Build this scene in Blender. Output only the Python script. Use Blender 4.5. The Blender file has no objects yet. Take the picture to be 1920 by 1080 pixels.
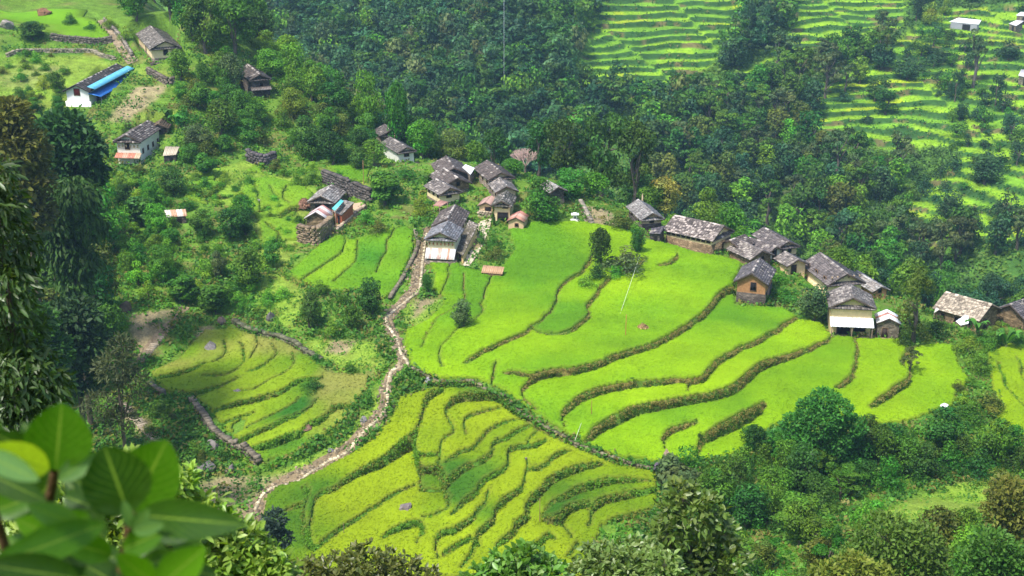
import bpy, math, random
import numpy as np
from math import radians, sin, cos, tan, pi
from mathutils import Vector, Matrix

# ------------------------------------------------------------------ camera, world, sun, exposure
SC = bpy.context.scene
COL = SC.collection
FPX = 2600.0                      # focal length in pixels of the 1920 px wide frame
PITCH = radians(20.0)
cam_d = bpy.data.cameras.new("camera")
cam_d.sensor_width = 36.0
cam_d.lens = 36.0 * FPX / 1920.0
cam_d.clip_start = 0.3
cam_d.clip_end = 5000.0
cam_d.dof.use_dof = True
cam_d.dof.focus_distance = 190.0
cam_d.dof.aperture_fstop = 4.6
cam = bpy.data.objects.new("camera", cam_d)
cam.location = (0, 0, 0)
cam.rotation_euler = (pi / 2 - PITCH, 0, 0)
COL.objects.link(cam)
SC.camera = cam

SUN = Vector((-0.44, -0.46, 1.1)).normalized()     # direction towards the sun
sun_el = math.asin(SUN.z)
sun_az = math.atan2(SUN.x, SUN.y)
wd = bpy.data.worlds.new("World")
SC.world = wd
wd.use_nodes = True
wn = wd.node_tree
sky = wn.nodes.new("ShaderNodeTexSky")
sky.sky_type = 'NISHITA'
sky.sun_disc = False
sky.sun_elevation = sun_el
sky.sun_rotation = sun_az
sky.air_density = 1.0
sky.dust_density = 2.0
bgn = wn.nodes["Background"]
bgn.inputs[1].default_value = 0.15
wn.links.new(sky.outputs[0], bgn.inputs[0])
sl = bpy.data.lights.new("sun", 'SUN')
sl.energy = 3.1
sl.angle = radians(6.0)
sl.color = (1.0, 0.96, 0.88)
slo = bpy.data.objects.new("sun", sl)
slo.rotation_euler = SUN.to_track_quat('Z', 'Y').to_euler()
slo.location = (-100, 0, 200)
COL.objects.link(slo)
SC.view_settings.view_transform = 'Standard'
SC.view_settings.look = 'None'
SC.view_settings.exposure = 0.9
SC.view_settings.gamma = 1.0
SC.cycles.max_bounces = 5
SC.cycles.diffuse_bounces = 3
SC.cycles.glossy_bounces = 1
SC.cycles.transmission_bounces = 2
SC.cycles.volume_bounces = 0
SC.cycles.transparent_max_bounces = 6
SC.cycles.use_denoising = True
SC.cycles.caustics_reflective = False
SC.cycles.caustics_refractive = False

rng = np.random.default_rng(11)
random.seed(5)

# ------------------------------------------------------------------ projection helpers (photo pixels, 1920 x 1080)
CP, SP = cos(PITCH), sin(PITCH)

def ray(u, v):
    a = (np.asarray(u, float) - 960) / FPX
    b = -(np.asarray(v, float) - 540) / FPX
    return np.stack([a, CP + b * SP, -SP + b * CP], -1)      # un-normalised, depth 1 along the axis

def at_y(u, v, y):
    d = ray(u, v)
    return d * (np.asarray(y, float) / d[..., 1])[..., None]

def proj(P):
    P = np.asarray(P, float)
    dep = P[..., 1] * CP - P[..., 2] * SP
    up = P[..., 1] * SP + P[..., 2] * CP
    dep = np.maximum(dep, 0.1)
    return 960 + FPX * P[..., 0] / dep, 540 - FPX * up / dep

def depth(P):
    return P[1] * CP - P[2] * SP

def in_poly(u, v, poly):
    r = np.zeros(u.shape, bool)
    n = len(poly)
    for i in range(n):
        x1, y1 = poly[i]
        x2, y2 = poly[(i + 1) % n]
        if y1 == y2:
            continue
        c = ((y1 > v) != (y2 > v)) & (u < (x2 - x1) * (v - y1) / (y2 - y1) + x1)
        r ^= c
    return r

# ------------------------------------------------------------------ value noise
def vnoise(x, y, s, seed=0):
    x = np.asarray(x) / s; y = np.asarray(y) / s
    xi = np.floor(x).astype(np.int64); yi = np.floor(y).astype(np.int64)
    fx = x - xi; fy = y - yi
    fx = fx * fx * (3 - 2 * fx); fy = fy * fy * (3 - 2 * fy)
    def h(a, b):
        n = (a * 374761393 + b * 668265263 + seed * 974634777) & 0x7fffffff
        n = ((n ^ (n >> 13)) * 1274126177) & 0x7fffffff
        return ((n ^ (n >> 16)) & 0xffff) / 65535.0
    return ((h(xi, yi) * (1 - fx) + h(xi + 1, yi) * fx) * (1 - fy)
            + (h(xi, yi + 1) * (1 - fx) + h(xi + 1, yi + 1) * fx) * fy)

def fbm(x, y, s, seed=0, o=3):
    r = 0; a = 1; t = 0
    for k in range(o):
        r = r + a * vnoise(x, y, s / 2 ** k, seed + k); t += a; a *= .5
    return r / t

# ------------------------------------------------------------------ terrain: smooth control surface
NEAR_PX = """0 20 300,100 20 298,210 70 288,0 110 274,100 110 276,250 120 276,0 200 254,310 165 263,230 215 250,190 205 252,300 115 275,350 180 260,495 187 268,440 40 296,
250 300 240,330 330 235,485 305 245,600 200 272,762 305 252,650 330 238,600 400 224,400 380 225,845 385 225,950 385 226,940 415 220,830 490 205,
1000 420 218.5,1222 435 222,1350 470 217,1425 494 212,1410 571 198,1581 553 206,1600 629 190,1850 614 203,1905 610 206,1100 470 211,960 550 193,
1300 530 202,1170 640 178,900 690 167.5,770 690 168,1250 700 170,1150 760 162,1450 720 172,1330 800 160,1200 860 153.5,1650 680 182,1700 770 169,
1800 700 182,1880 700 184,1880 820 168,850 740 163.2,950 800 157,1100 880 149.5,1200 900 148.5,800 850 153.5,700 850 153.5,900 950 142.6,750 960 142,
1000 1000 139.5,600 980 142,1150 960 144,850 1060 134,540 1020 138,600 640 180,500 640 181,380 650 181,680 720 167,600 760 163,480 750 166,
340 730 170,550 840 156,480 870 154.5,430 830 158,730 740 163,620 860 153.5,500 920 148.5,470 960 145.5,400 900 151,700 480 207,600 500 204,
730 590 187,640 600 186,780 520 200,550 560 193,450 560 195,350 500 203,300 600 186,250 760 166,270 650 180,250 480 205,80 720 168,100 450 212,
0 300 240,850 300 250,1100 355 244,1550 890 158,1650 960 143,1880 900 155,1400 900 151"""
NEAR_W = [(-12, 290, -88), (-12, 330, -108), (20, 262, -82), (16, 292, -96), (16, 330, -114), (50, 246, -86), (58, 290, -108), (62, 330, -119),
          (82, 240, -96), (100, 290, -113), (108, 330, -119), (-50, 300, -64), (-56, 332, -80), (-76, 300, -46), (-85, 335, -50), (-110, 335, -32),
          (-120, 290, -36), (-130, 240, -52), (-120, 180, -66), (-110, 130, -70), (18, 138, -82), (28, 100, -68), (30, 125, -76), (36, 92, -62),
          (50, 112, -68), (58, 90, -56), (0, 115, -80), (0, 90, -66), (0, 60, -46), (0, 30, -27), (0, 8, -10), (0, 0, -2.5), (-30, 112, -79), (-26, 80, -62),
          (-14, 40, -36), (22, 60, -45), (14, 30, -27), (60, 40, -30), (-60, 40, -30), (-60, 80, -60), (120, 60, -36), (120, 110, -64), (120, 160, -80),
          (125, 210, -88), (-80, 0, -5), (80, 0, -5), (110, 250, -100), (0, -20, 0)]
FAR_PX = """560 100 455,700 40 485,700 150 445,850 60 475,850 200 425,1000 60 470,1000 170 435,1150 0 505,1150 190 432,1350 0 505,1300 150 445,1250 300 395,
1450 60 485,1400 200 425,1400 330 385,1600 20 510,1600 150 445,1600 300 395,1600 420 355,1750 60 488,1900 40 490,1800 200 425,1900 200 420,1780 350 372,
1900 350 365,1900 480 325,1750 470 338,400 60 480,960 -150 600,300 -150 600,1700 -150 610,60 40 500,2150 200 420,2150 -50 540,2150 450 330"""
FAR_W = [(-60, 350, -112), (-100, 380, -108), (0, 350, -122), (40, 345, -123), (75, 335, -121), (-170, 420, -105), (100, 318, -118)]

def tps_fit(pts, lam):
    P = np.array(pts, float)
    n = len(P)
    S = 100.0
    X = P[:, :2] / S
    d = np.linalg.norm(X[:, None] - X[None], axis=-1)
    K = np.where(d > 0, d * d * np.log(np.maximum(d, 1e-9)), 0) + lam * np.eye(n)
    Q = np.hstack([np.ones((n, 1)), X])
    A = np.block([[K, Q], [Q.T, np.zeros((3, 3))]])
    w = np.linalg.solve(A, np.concatenate([P[:, 2], np.zeros(3)]))
    def f(x, y):
        x = np.asarray(x, float) / S; y = np.asarray(y, float) / S
        r = w[n] + w[n + 1] * x + w[n + 2] * y
        for k in range(n):
            q = (x - X[k, 0]) ** 2 + (y - X[k, 1]) ** 2
            r = r + w[k] * 0.5 * q * np.log(np.maximum(q, 1e-12))
        return r
    return f

def px_pts(s):
    a = np.array([[float(c) for c in t.split()] for t in s.replace("\n", "").split(",")])
    return [tuple(p) for p in at_y(a[:, 0], a[:, 1], a[:, 2])]

f_near = tps_fit(px_pts(NEAR_PX) + NEAR_W, 1e-4)
f_far = tps_fit(px_pts(FAR_PX) + FAR_W, 1e-4)

CELL = 0.33
xs = np.concatenate([np.arange(-200, -88, 2.8), np.arange(-88, 92.01, CELL), np.arange(94, 200, 2.8)])
ys = np.concatenate([np.arange(-15, 122, 2.6), np.arange(122, 262, CELL), np.arange(262, 340, 1.0)])
fxs = np.arange(-230, 250, 1.2)
fys = np.concatenate([np.arange(288, 530, 0.6), np.arange(530, 660, 3.0)])
GX, GY = np.meshgrid(xs, ys, indexing='ij')
FX, FY = np.meshgrid(fxs, fys, indexing='ij')
H0 = f_near(GX, GY)
HF0 = f_far(FX, FY)

def bil(gx, gy, Z, x, y):
    x = np.clip(x, gx[0], gx[-1] - 1e-6); y = np.clip(y, gy[0], gy[-1] - 1e-6)
    i = np.clip(np.searchsorted(gx, x, 'right') - 1, 0, len(gx) - 2)
    j = np.clip(np.searchsorted(gy, y, 'right') - 1, 0, len(gy) - 2)
    a = (x - gx[i]) / (gx[i + 1] - gx[i]); b = (y - gy[j]) / (gy[j + 1] - gy[j])
    return (Z[i, j] * (1 - a) + Z[i + 1, j] * a) * (1 - b) + (Z[i, j + 1] * (1 - a) + Z[i + 1, j + 1] * a) * b

class Surf:
    pass
S = Surf()
S.near = H0
S.far = HF0

def ground(x, y):
    x = np.asarray(x, float); y = np.asarray(y, float)
    a = bil(xs, ys, S.near, x, y); b = bil(fxs, fys, S.far, x, y)
    return np.where(y < 289, a, np.where(y > 338, b, np.maximum(a, b)))

YS = np.concatenate([np.arange(8, 120, 1.0), np.arange(120, 270, 0.3), np.arange(270, 655, 0.8)])

def cast(u, v, dh=0.0, ymin=0.0, ymax=999.0):
    """points where the rays of photo pixels (u, v) first meet the ground raised by dh"""
    u = np.atleast_1d(np.asarray(u, float)); v = np.atleast_1d(np.asarray(v, float))
    out = np.full((len(u), 3), np.nan)
    Y = YS[(YS >= ymin) & (YS <= ymax)]
    for s in range(0, len(u), 400):
        d = ray(u[s:s + 400], v[s:s + 400])
        d = d / d[:, 1:2]
        P = d[:, None, :] * Y[None, :, None]
        g = P[..., 2] - ground(P[..., 0], P[..., 1]) - dh
        below = g < 0
        k = below.argmax(1)
        ok = below.any(1) & (k > 0)
        r = np.arange(len(d))
        g1 = g[r, k - 1]; g2 = g[r, k]
        t = np.clip(g1 / np.maximum(g1 - g2, 1e-9), 0, 1)
        yy = Y[k - 1] + t * (Y[k] - Y[k - 1])
        Q = d * yy[:, None]
        Q[~ok] = np.nan
        out[s:s + 400] = Q
    return out

def cast1(u, v, dh=0.0, ymin=0.0, ymax=999.0):
    for k in range(40):
        P = cast([u], [v + 2 * k], dh, ymin, ymax)[0]
        if not np.isnan(P[0]):
            if k > 0: print("CAST fell short", u, v, 2 * k)
            return P
    raise ValueError("no ground under pixel %s %s" % (u, v))

# ------------------------------------------------------------------ terrace walls, traced along the middle of each bank
CUTS = """843 496,842 512,834 538,827 553
870 515,871 534,872 557,866 572,840 588,817 603,804 626,791 651
923 515,917 534,907 557,904 572,905 590,885 605,863 617,840 636,821 657,823 674,833 688
1112 478,1105 490,1094 511,1057 534,1046 553,1044 567,1032 586,1019 599,998 613,982 626,948 640,917 653,894 665,869 682
1215 485,1183 506,1146 521,1125 544,1112 562,1102 578,1098 597,1082 611,1065 624,1035 627,1011 624,998 613
1269 475,1268 487,1254 494,1231 499
1400 525,1381 538,1354 556,1313 596,1286 617,1234 646,1190 660,1140 677,1092 694,1030 702,1000 709,988 722,980 734,984 748,999 763,1009 772
1000 708,975 701,945 699
931 674,928 700,924 722,928 732
1505 590,1486 604,1446 629,1411 648,1359 671,1334 696,1323 714,1317 719,1286 721,1265 718,1232 721,1192 723,1140 731,1124 734,1092 746,1072 763,1057 777,1055 788,1060 802
1289 722,1291 738
1558 632,1536 650,1484 667,1432 683,1400 704,1380 725,1348 742,1302 748,1244 758,1192 769,1161 783,1140 796,1117 809,1099 832
1436 758,1411 773,1380 792,1348 806,1323 821,1310 836,1306 857
1307 790,1275 800,1260 806,1244 826,1246 845
1604 625,1603 642,1603 669,1597 704,1582 719,1568 727
1700 640,1703 660,1690 681,1701 700,1703 717,1687 725,1655 744,1628 760
1801 725,1793 750
1872 683,1878 715,1895 742,1920 762
1907 671,1916 704,1925 720
765 690,780 700,805 713,838 722,884 720,897 726,915 736,947 752,974 775,999 788,1030 810,1061 823,1082 837,1109 847,1138 858,1149 866,1183 875,1223 883
830 730,805 742,795 759,790 788,780 813,767 828,740 850,720 867,688 885,657 903,626 925,597 945,588 963,583 984,583 1017,590 1034
926 738,884 743,849 750,836 765,840 788,851 815,838 832,828 850,826 873,825 888,832 909,838 932,842 955,815 966,788 967
780 815,782 844,784 870,788 897,790 915
786 868,824 864
787 887,824 884
786 915,828 915
940 757,913 765,888 777,872 794,870 809,873 822
972 783,947 789,922 806,905 829,890 847,863 860,838 880
999 793,968 811,947 825,926 836,918 853,901 869,884 877,863 890,840 911,832 915
1072 846,1047 852,1026 869,1009 882,995 880
988 836,972 836,957 840,953 858,947 880,926 892,905 907,895 921,874 941,857 958,846 970
1026 824,1005 835,988 837
1008 808,990 823,987 834
988 862,990 880,984 904,972 921,951 938,942 944,930 960,924 979,905 994,895 1006,884 1038,867 1066
895 1006,900 1022
1134 868,1105 873,1076 880,1047 894,1028 905,1017 921,995 939,986 954,984 970,965 988,959 1005,926 1024
1223 903,1177 902,1135 902,1104 907,1075 922,1046 938,1023 958,1017 968,1031 977,1050 973,1058 984
1238 918,1187 922,1156 928,1133 932,1117 942,1106 958,1106 975,1100 986
1104 943,1073 946,1056 964,1050 973
1229 958,1187 966,1154 977,1140 982
1040 1010,1028 1004,1009 1019,980 1038
1058 984,1070 1008
1088 1021,1061 1049
780 904,740 925,699 954,667 979,630 1005,597 1030
796 1000,788 981,778 976,751 986,720 1007
797 996,781 1016
850 998,826 1006,820 1028,822 1048
918 918,905 949,880 979,850 1000
886 1010,863 1021,832 1042
570 916,578 922,584 936,576 955,568 980,576 1005,580 1030
574 946,553 950,536 960
280 717,311 711,363 698,392 684
320 743,359 744,395 735,434 717,450 709
384 708,426 705,453 690,459 670,451 643
399 685,415 676,426 658,422 643
463 699,488 689,517 666,511 645
480 630,480 660,467 678
451 734,478 732,515 713,549 686,549 660
397 778,415 770,457 757,476 752,530 738,561 717,605 709
405 801,436 788,478 772
435 825,464 807,506 786,547 761,562 746
450 842,475 825,506 809,543 786,579 769,595 748
477 850,516 836,564 813
566 815,579 797,600 790,622 769,624 762
489 880,527 872,568 857,610 831,641 803,668 770,685 744,693 722
622 764,664 762
360 755,381 782,402 813,429 832,454 846,484 876
280 725,305 741
438 604,467 620,509 631,547 643,572 661,600 676
565 530,603 502,643 474,647 445
624 531,645 513,668 488,670 452
707 514,712 499,724 470,730 449,737 434,753 424
728 562,749 535,770 496,781 459,778 436
589 467,599 456,630 440
520 502,541 523,574 539
420 342,395 369
455 312,445 321
455 340,443 356
505 350,522 377
482 400,503 392
524 408,549 392
478 356,486 380,487 398,507 393
526 412,547 395,572 390
520 440,537 465,560 458
462 337,472 346,482 354
440 312,430 330,405 345
500 420,520 440,512 470
350 352,395 369,440 366
540 350,530 372,545 385
545 640,520 600,500 590
515 520,500 560,520 590
610 318,650 330,690 328
20 100,100 98,167 98,213 112
95 70,115 77,150 79,207 78"""
CUTS = [np.array([[float(c) for c in t.split()] for t in l.split(",")]) for l in CUTS.split("\n")]

RICE = {
 'a': [(800, 488), (848, 488), (880, 506), (930, 515), (962, 470), (952, 432), (985, 416), (1085, 416), (1165, 430), (1215, 452), (1270, 462), (1345, 480), (1392, 492),
       (1386, 512), (1378, 535), (1380, 575), (1470, 580), (1500, 600), (1545, 606), (1560, 632), (1690, 640), (1705, 655), (1740, 645), (1788, 648), (1800, 690), (1822, 715),
       (1795, 735), (1790, 760), (1700, 790), (1620, 800), (1560, 790), (1450, 800), (1390, 850), (1340, 862), (1240, 872), (1150, 858), (1060, 815), (1005, 780), (930, 728),
       (890, 712), (835, 716), (800, 706), (772, 690), (757, 650), (757, 622), (800, 600), (830, 570), (828, 556), (812, 550), (815, 520)],
 'b': [(820, 727), (900, 728), (930, 742), (1000, 797), (1060, 830), (1140, 864), (1232, 884), (1240, 950), (1185, 975), (1130, 985), (1100, 1085), (490, 1085), (495, 935), (520, 912),
       (560, 905), (600, 885), (655, 855), (700, 825), (735, 780), (748, 745), (790, 735)],
 'c': [(385, 618), (430, 612), (470, 628), (545, 645), (580, 670), (620, 700), (692, 705), (692, 728), (640, 795), (560, 850), (490, 872), (440, 832), (395, 775), (362, 745),
       (300, 735), (282, 700), (330, 680)],
 'd': [(535, 520), (600, 455), (640, 440), (660, 452), (700, 440), (735, 428), (760, 424), (776, 432), (776, 470), (745, 545), (722, 562), (690, 548), (600, 545), (560, 530)],
 'e': [(1850, 665), (1880, 650), (1930, 632), (1930, 825), (1852, 822), (1850, 800), (1880, 770), (1858, 730)],
 'g': [(350, 335), (470, 300), (505, 335), (560, 345), (610, 375), (575, 402), (558, 462), (535, 520), (495, 485), (485, 420), (470, 395), (400, 388), (345, 372)],
 'h': [(612, 312), (695, 314), (690, 343), (645, 338)],
 'f': [(-20, -40), (130, -40), (160, 15), (213, 72), (195, 80), (150, 76), (112, 72), (60, 48), (-20, 45)],
}
RICE_COL = {'a': (0.170, 0.325, 0.003), 'b': (0.140, 0.232, 0.004), 'c': (0.125, 0.235, 0.007), 'd': (0.125, 0.28, 0.007), 'e': (0.21, 0.33, 0.003), 'f': (0.13, 0.29, 0.007), 'g': (.13, .27, .012), 'h': (.14, .29, .008)}
MEADOW = [[(500, 880), (640, 832), (700, 755), (703, 725), (728, 735), (715, 785), (660, 835), (600, 872), (520, 905)], [(480, 380), (500, 330), (560, 330), (610, 370), (575, 400), (560, 460), (530, 520), (480, 480)], [(610, 310), (695, 312), (690, 345), (640, 350)],
          [(340, 330), (470, 300), (500, 340), (470, 390), (400, 385)], [(250, 215), (345, 200), (350, 225), (280, 232)], [(245, 125), (320, 130), (322, 150), (260, 145)],
          [(520, 500), (560, 530), (575, 560), (545, 620), (500, 600), (480, 540)], [(560, 640), (640, 640), (700, 640), (720, 690), (640, 700)],
          [(760, 570), (830, 560), (800, 600), (758, 618)], [(1040, 555), (1110, 545), (1110, 575), (1045, 575)], [(0, 100), (200, 100), (240, 140), (150, 200), (0, 200)],
          [(1560, 990), (1880, 880), (1900, 960), (1600, 1000)]]
SOIL = [[(253, 165), (318, 158), (300, 178), (240, 225), (200, 230), (215, 205)], [(640, 388), (690, 382), (680, 400), (640, 430), (622, 435)],
        [(895, 415), (920, 410), (912, 450), (890, 490), (862, 500), (880, 460)], [(360, 905), (420, 890), (500, 893), (560, 880), (620, 850), (660, 825), (650, 850), (560, 905), (500, 930), (480, 975), (440, 975), (380, 950)],
        [(44, 130), (90, 120), (80, 150), (40, 170)], [(96, 125), (120, 122), (112, 145), (88, 146)], [(1560, 622), (1690, 628), (1690, 640), (1560, 640)], [(1088, 385), (1110, 420), (1160, 425), (1150, 400)],
        [(240, 590), (330, 580), (320, 610), (270, 680), (255, 660)], [(215, 770), (250, 760), (320, 840), (300, 850)], [(620, 640), (670, 640), (650, 665), (610, 660)], [(820, 560), (770, 600), (780, 560)],
        [(375, 615), (400, 608), (395, 635), (360, 635)]]

GU, GV = proj(np.stack([GX, GY, H0], -1))
vis = (GY > 120) & (GY < 300)
rmask = {k: in_poly(GU, GV, p) & vis & (GY < (300 if k in 'fgh' else 236)) for k, p in RICE.items()}
rice_any = np.zeros(GX.shape, bool)
for m in rmask.values():
    rice_any |= m

def blur(a, n=1):
    a = a.astype(float)
    for _ in range(n):
        a = (np.roll(a, 1, 0) + np.roll(a, -1, 0) + a * 2) / 4
        a = (np.roll(a, 1, 1) + np.roll(a, -1, 1) + a * 2) / 4
    return a

# cut links of the lattice where a wall crosses them
nx, ny = len(xs), len(ys)
linkx = np.ones((nx - 1, ny))
linky = np.ones((nx, ny - 1))
snap = np.zeros((nx, ny, 2)); snapn = np.zeros((nx, ny))
wall_pts = []
for c in CUTS:
    ym = 236 if c[:, 1].min() > 250 else 300
    P = cast(c[:, 0], c[:, 1], ymin=120, ymax=ym)
    P = P[~np.isnan(P[:, 0])]
    if len(P) < 2:
        continue
    # smooth the polyline (Catmull-Rom)
    Q = []
    n = len(P)
    for i in range(n - 1):
        p0, p1, p2, p3 = P[max(i - 1, 0)], P[i], P[i + 1], P[min(i + 2, n - 1)]
        for t in np.linspace(0, 1, 6, endpoint=False):
            Q.append(0.5 * ((2 * p1) + (-p0 + p2) * t + (2 * p0 - 5 * p1 + 4 * p2 - p3) * t * t + (-p0 + 3 * p1 - 3 * p2 + p3) * t ** 3))
    Q.append(P[-1])
    Q = np.array(Q)
    Q[:, 0] += (vnoise(Q[:, 0], Q[:, 1], 2.0, 3) - .5) * .5
    Q[:, 1] += (vnoise(Q[:, 0], Q[:, 1], 2.0, 4) - .5) * .5
    wall_pts.append(Q)
    for a, b in zip(Q[:-1], Q[1:]):
        j0, j1 = np.searchsorted(ys, sorted((a[1], b[1])))
        for j in range(j0, j1):
            x = a[0] + (b[0] - a[0]) * (ys[j] - a[1]) / (b[1] - a[1])
            i = np.searchsorted(xs, x) - 1
            if 0 <= i < nx - 1:
                linkx[i, j] = 0
                for ii, s in ((i, -1), (i + 1, 1)):
                    snap[ii, j] += (x + s * .11 - xs[ii], 0); snapn[ii, j] += 1
        i0, i1 = np.searchsorted(xs, sorted((a[0], b[0])))
        for i in range(i0, i1):
            y = a[1] + (b[1] - a[1]) * (xs[i] - a[0]) / (b[0] - a[0])
            j = np.searchsorted(ys, y) - 1
            if 0 <= j < ny - 1:
                linky[i, j] = 0
                for jj, s in ((j, -1), (j + 1, 1)):
                    snap[i, jj] += (0, y + s * .11 - ys[jj]); snapn[i, jj] += 1
lam = np.where(blur(rice_any, 2) > .3, 0.0045, 0.25)
lam = np.where(blur(rmask['a'], 2) > .3, .007, lam); lam[GY < 121] = 50; lam[GY > 263] = 5; lam[np.abs(GX) > 90] = 50

def solve(rhs, z0, lam, it):
    def A(z):
        r = lam * z
        d = (z[1:] - z[:-1]) * linkx
        r[1:] += d; r[:-1] -= d
        d = (z[:, 1:] - z[:, :-1]) * linky
        r[:, 1:] += d; r[:, :-1] -= d
        return r
    D = lam + 0
    D[1:] += linkx; D[:-1] += linkx; D[:, 1:] += linky; D[:, :-1] += linky
    z = z0.copy(); r = lam * rhs - A(z); p = r / D; y = p.copy(); rs = (r * y).sum()
    for _ in range(it):
        Ap = A(p); al = rs / (p * Ap).sum()
        z += al * p; r -= al * Ap; y = r / D
        rn = (r * y).sum(); p = y + (rn / rs) * p; rs = rn
        if rn < 1e-7: break
    return z

HN = solve(H0, H0, lam, 130)
ftone = solve(rng.random((nx, ny)) * 10, np.full((nx, ny), 5.0), np.full((nx, ny), 0.002), 110)
ftone = (ftone - 5.0)
ftone = ftone / (ftone[rice_any].std() + 1e-6)
# roughness on wild ground
wild = 1 - np.clip(blur(rice_any, 3) * 1.5, 0, 1)
HN += wild * (fbm(GX, GY, 5.0, 7) - .5) * 1.1 * np.clip((GY - 60) / 60, 0, 1) * (GY < 262)
HOUSE_PX = [
    ((312, 82), (283, 52), (283, 95), (338, 92), (312, 112)),
    ((147, 165), (221, 127), (124, 171), (170, 177), (147, 200)),
    ((243, 262), (277, 240), (223, 271), (266, 275), (243, 308)),
    ((298, 233), (306, 222), (283, 243), (316, 243), (300, 258)),
    ((483, 143), (461, 125), (470, 152), (508, 153), (490, 182)),
    ((762, 277), (733, 260), (745, 288), (778, 287), (763, 303)),
    ((726, 246), (715, 236), (713, 258), (751, 255), (734, 276)),
    ((839, 353), (813, 338), (822, 370), (862, 360), (845, 384)),
    ((858, 339), (832, 321), (828, 352), (877, 347), (858, 364)),
    ((852, 322), (838, 302), (819, 332), (872, 330), (852, 346)),
    ((938, 325), (913, 305), (913, 343), (960, 334), (940, 362)),
    ((952, 352), (939, 337), (930, 362), (969, 363), (950, 384)),
    ((943, 378), (951, 362), (925, 390), (959, 388), (941, 416)),
    ((911, 386), (916, 380), (902, 389), (926, 391), (911, 405)),
    ((842, 413), (857, 388), (810, 424), (861, 431), (838, 452)),
    ((825, 443), (838, 424), (799, 453), (854, 454), (827, 491)),
    ((968, 415), (974, 407), (954, 417), (984, 421), (967, 433)),
    ((606, 369), (625, 350), (579, 380), (627, 384), (604, 402)),
    ((593, 399), (604, 388), (572, 412), (613, 415), (594, 430)),
    ((1221, 401), (1196, 378), (1200, 417), (1241, 411), (1222, 436)),
    ((1351, 426), (1267, 408), (1333, 449), (1371, 440), (1353, 472)),
    ((1368, 452), (1390, 444), (1345, 461), (1378, 464), (1368, 480)),
    ((1424, 474), (1384, 456), (1403, 490), (1445, 480), (1427, 497)),
    ((1474, 457), (1432, 433), (1452, 467), (1493, 467), (1475, 482)),
    ((1449, 464), (1404, 449), (1437, 476), (1463, 471), (1452, 492)),
    ((1413, 515), (1427, 490), (1380, 531), (1438, 536), (1406, 570)),
    ((1490, 492), (1478, 485), (1476, 497), (1513, 500), (1494, 514)),
    ((1581, 518), (1538, 485), (1553, 539), (1613, 533), (1584, 556)),
    ((1591, 569), (1584, 547), (1554, 584), (1630, 583), (1594, 628)),
    ((1662, 606), (1658, 592), (1642, 610), (1684, 612), (1664, 634)),
    ((1648, 541), (1594, 508), (1632, 549), (1662, 549), (1650, 560)),
    ((1856, 579), (1778, 558), (1837, 595), (1874, 590), (1852, 615)),
    ((1898, 571), (1886, 566), (1866, 601), (1910, 580), (1890, 612)),
    ((1050, 352), (1034, 343), (1030, 362), (1060, 364), (1046, 386))]
def fit_gable(apF, apB, eL, eR, base):
    P0 = cast1(*base, ymin=120, ymax=300)
    hd = math.hypot(P0[0], P0[1])
    dF = ray(*apF); PF = dF * (hd / math.hypot(dF[0], dF[1]))
    dB = ray(*apB); PB = dB * (PF[2] / dB[2])
    ax = PB - PF; ax[2] = 0; L = np.linalg.norm(ax); ax /= L
    rt = np.array([ax[1], -ax[0], 0])
    def onp(e):
        d = ray(*e); t = (PF @ ax) / (d @ ax); return d * t
    A, B = onp(eL), onp(eR)
    return P0, PF, ax, L, abs((B - A) @ rt), (A[2] + B[2]) / 2 - P0[2], PF[2] - P0[2]

S.near = HN
# level platforms cut into the slope for the houses
for kp in HOUSE_PX:
    P0, PF, ax, L_, W_, H_, A_ = fit_gable(*kp)
    L_ = min(L_, 19); W_ = min(W_, 8)
    dx = GX - P0[0]; dy = GY - P0[1]
    al = dx * ax[0] + dy * ax[1]; ac = dx * ax[1] - dy * ax[0]
    dd = np.maximum(np.maximum(-al - .3, al - L_ - .3), np.abs(ac) - W_ / 2 - .4)
    wgt = np.clip(1 - dd / 1.2, 0, 1)
    tgt = P0[2] - .05
    HN = np.where((wgt > 0) & (HN > tgt), HN * (1 - wgt) + tgt * wgt, HN)
S.near = HN
DX = np.where(snapn > 0, snap[..., 0] / np.maximum(snapn, 1), 0)
DY = np.where(snapn > 0, snap[..., 1] / np.maximum(snapn, 1), 0)
DX = np.clip(DX, -.16, .16); DY = np.clip(DY, -.16, .16)
iscut = np.zeros((nx, ny), bool)
iscut[:-1] |= linkx == 0; iscut[1:] |= linkx == 0; iscut[:, :-1] |= linky == 0; iscut[:, 1:] |= linky == 0

# far hillside: contour terraces inside these outlines
FARFIELD = {
 'a': [(1120, -60), (1395, -60), (1395, 40), (1400, 62), (1330, 125), (1290, 165), (1195, 198), (1040, 188), (1080, 130), (1110, 60)],
 'b': [(1480, -60), (1720, -60), (1700, 0), (1695, 60), (1570, 75), (1500, 110), (1400, 165), (1320, 190), (1300, 175), (1420, 120), (1480, 60)],
 'c': [(1670, 85), (1720, 50), (1770, 20), (1940, 10), (1940, 480), (1850, 440), (1760, 470), (1690, 460), (1640, 440), (1700, 390), (1740, 340), (1800, 300), (1780, 270), (1650, 280), (1590, 240), (1630, 200), (1680, 150)],
 'd': [(1440, 200), (1700, 90), (1760, 140), (1640, 210), (1560, 250), (1500, 240)],
}
FU, FV = proj(np.stack([FX, FY, HF0], -1))
fm = {k: in_poly(FU, FV, p) for k, p in FARFIELD.items()}
ft = np.clip(blur(fm['a'] | fm['b'] | fm['c'] | fm['d'], 2) * 1.4 - .2, 0, 1)
STEP = np.where(fm['a'], 1.75, 1.5)
hw = HF0 + (fbm(FX, FY, 22, 21) - .5) * 2.4 + (vnoise(FX, FY, 6, 5) - .5) * .5
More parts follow.
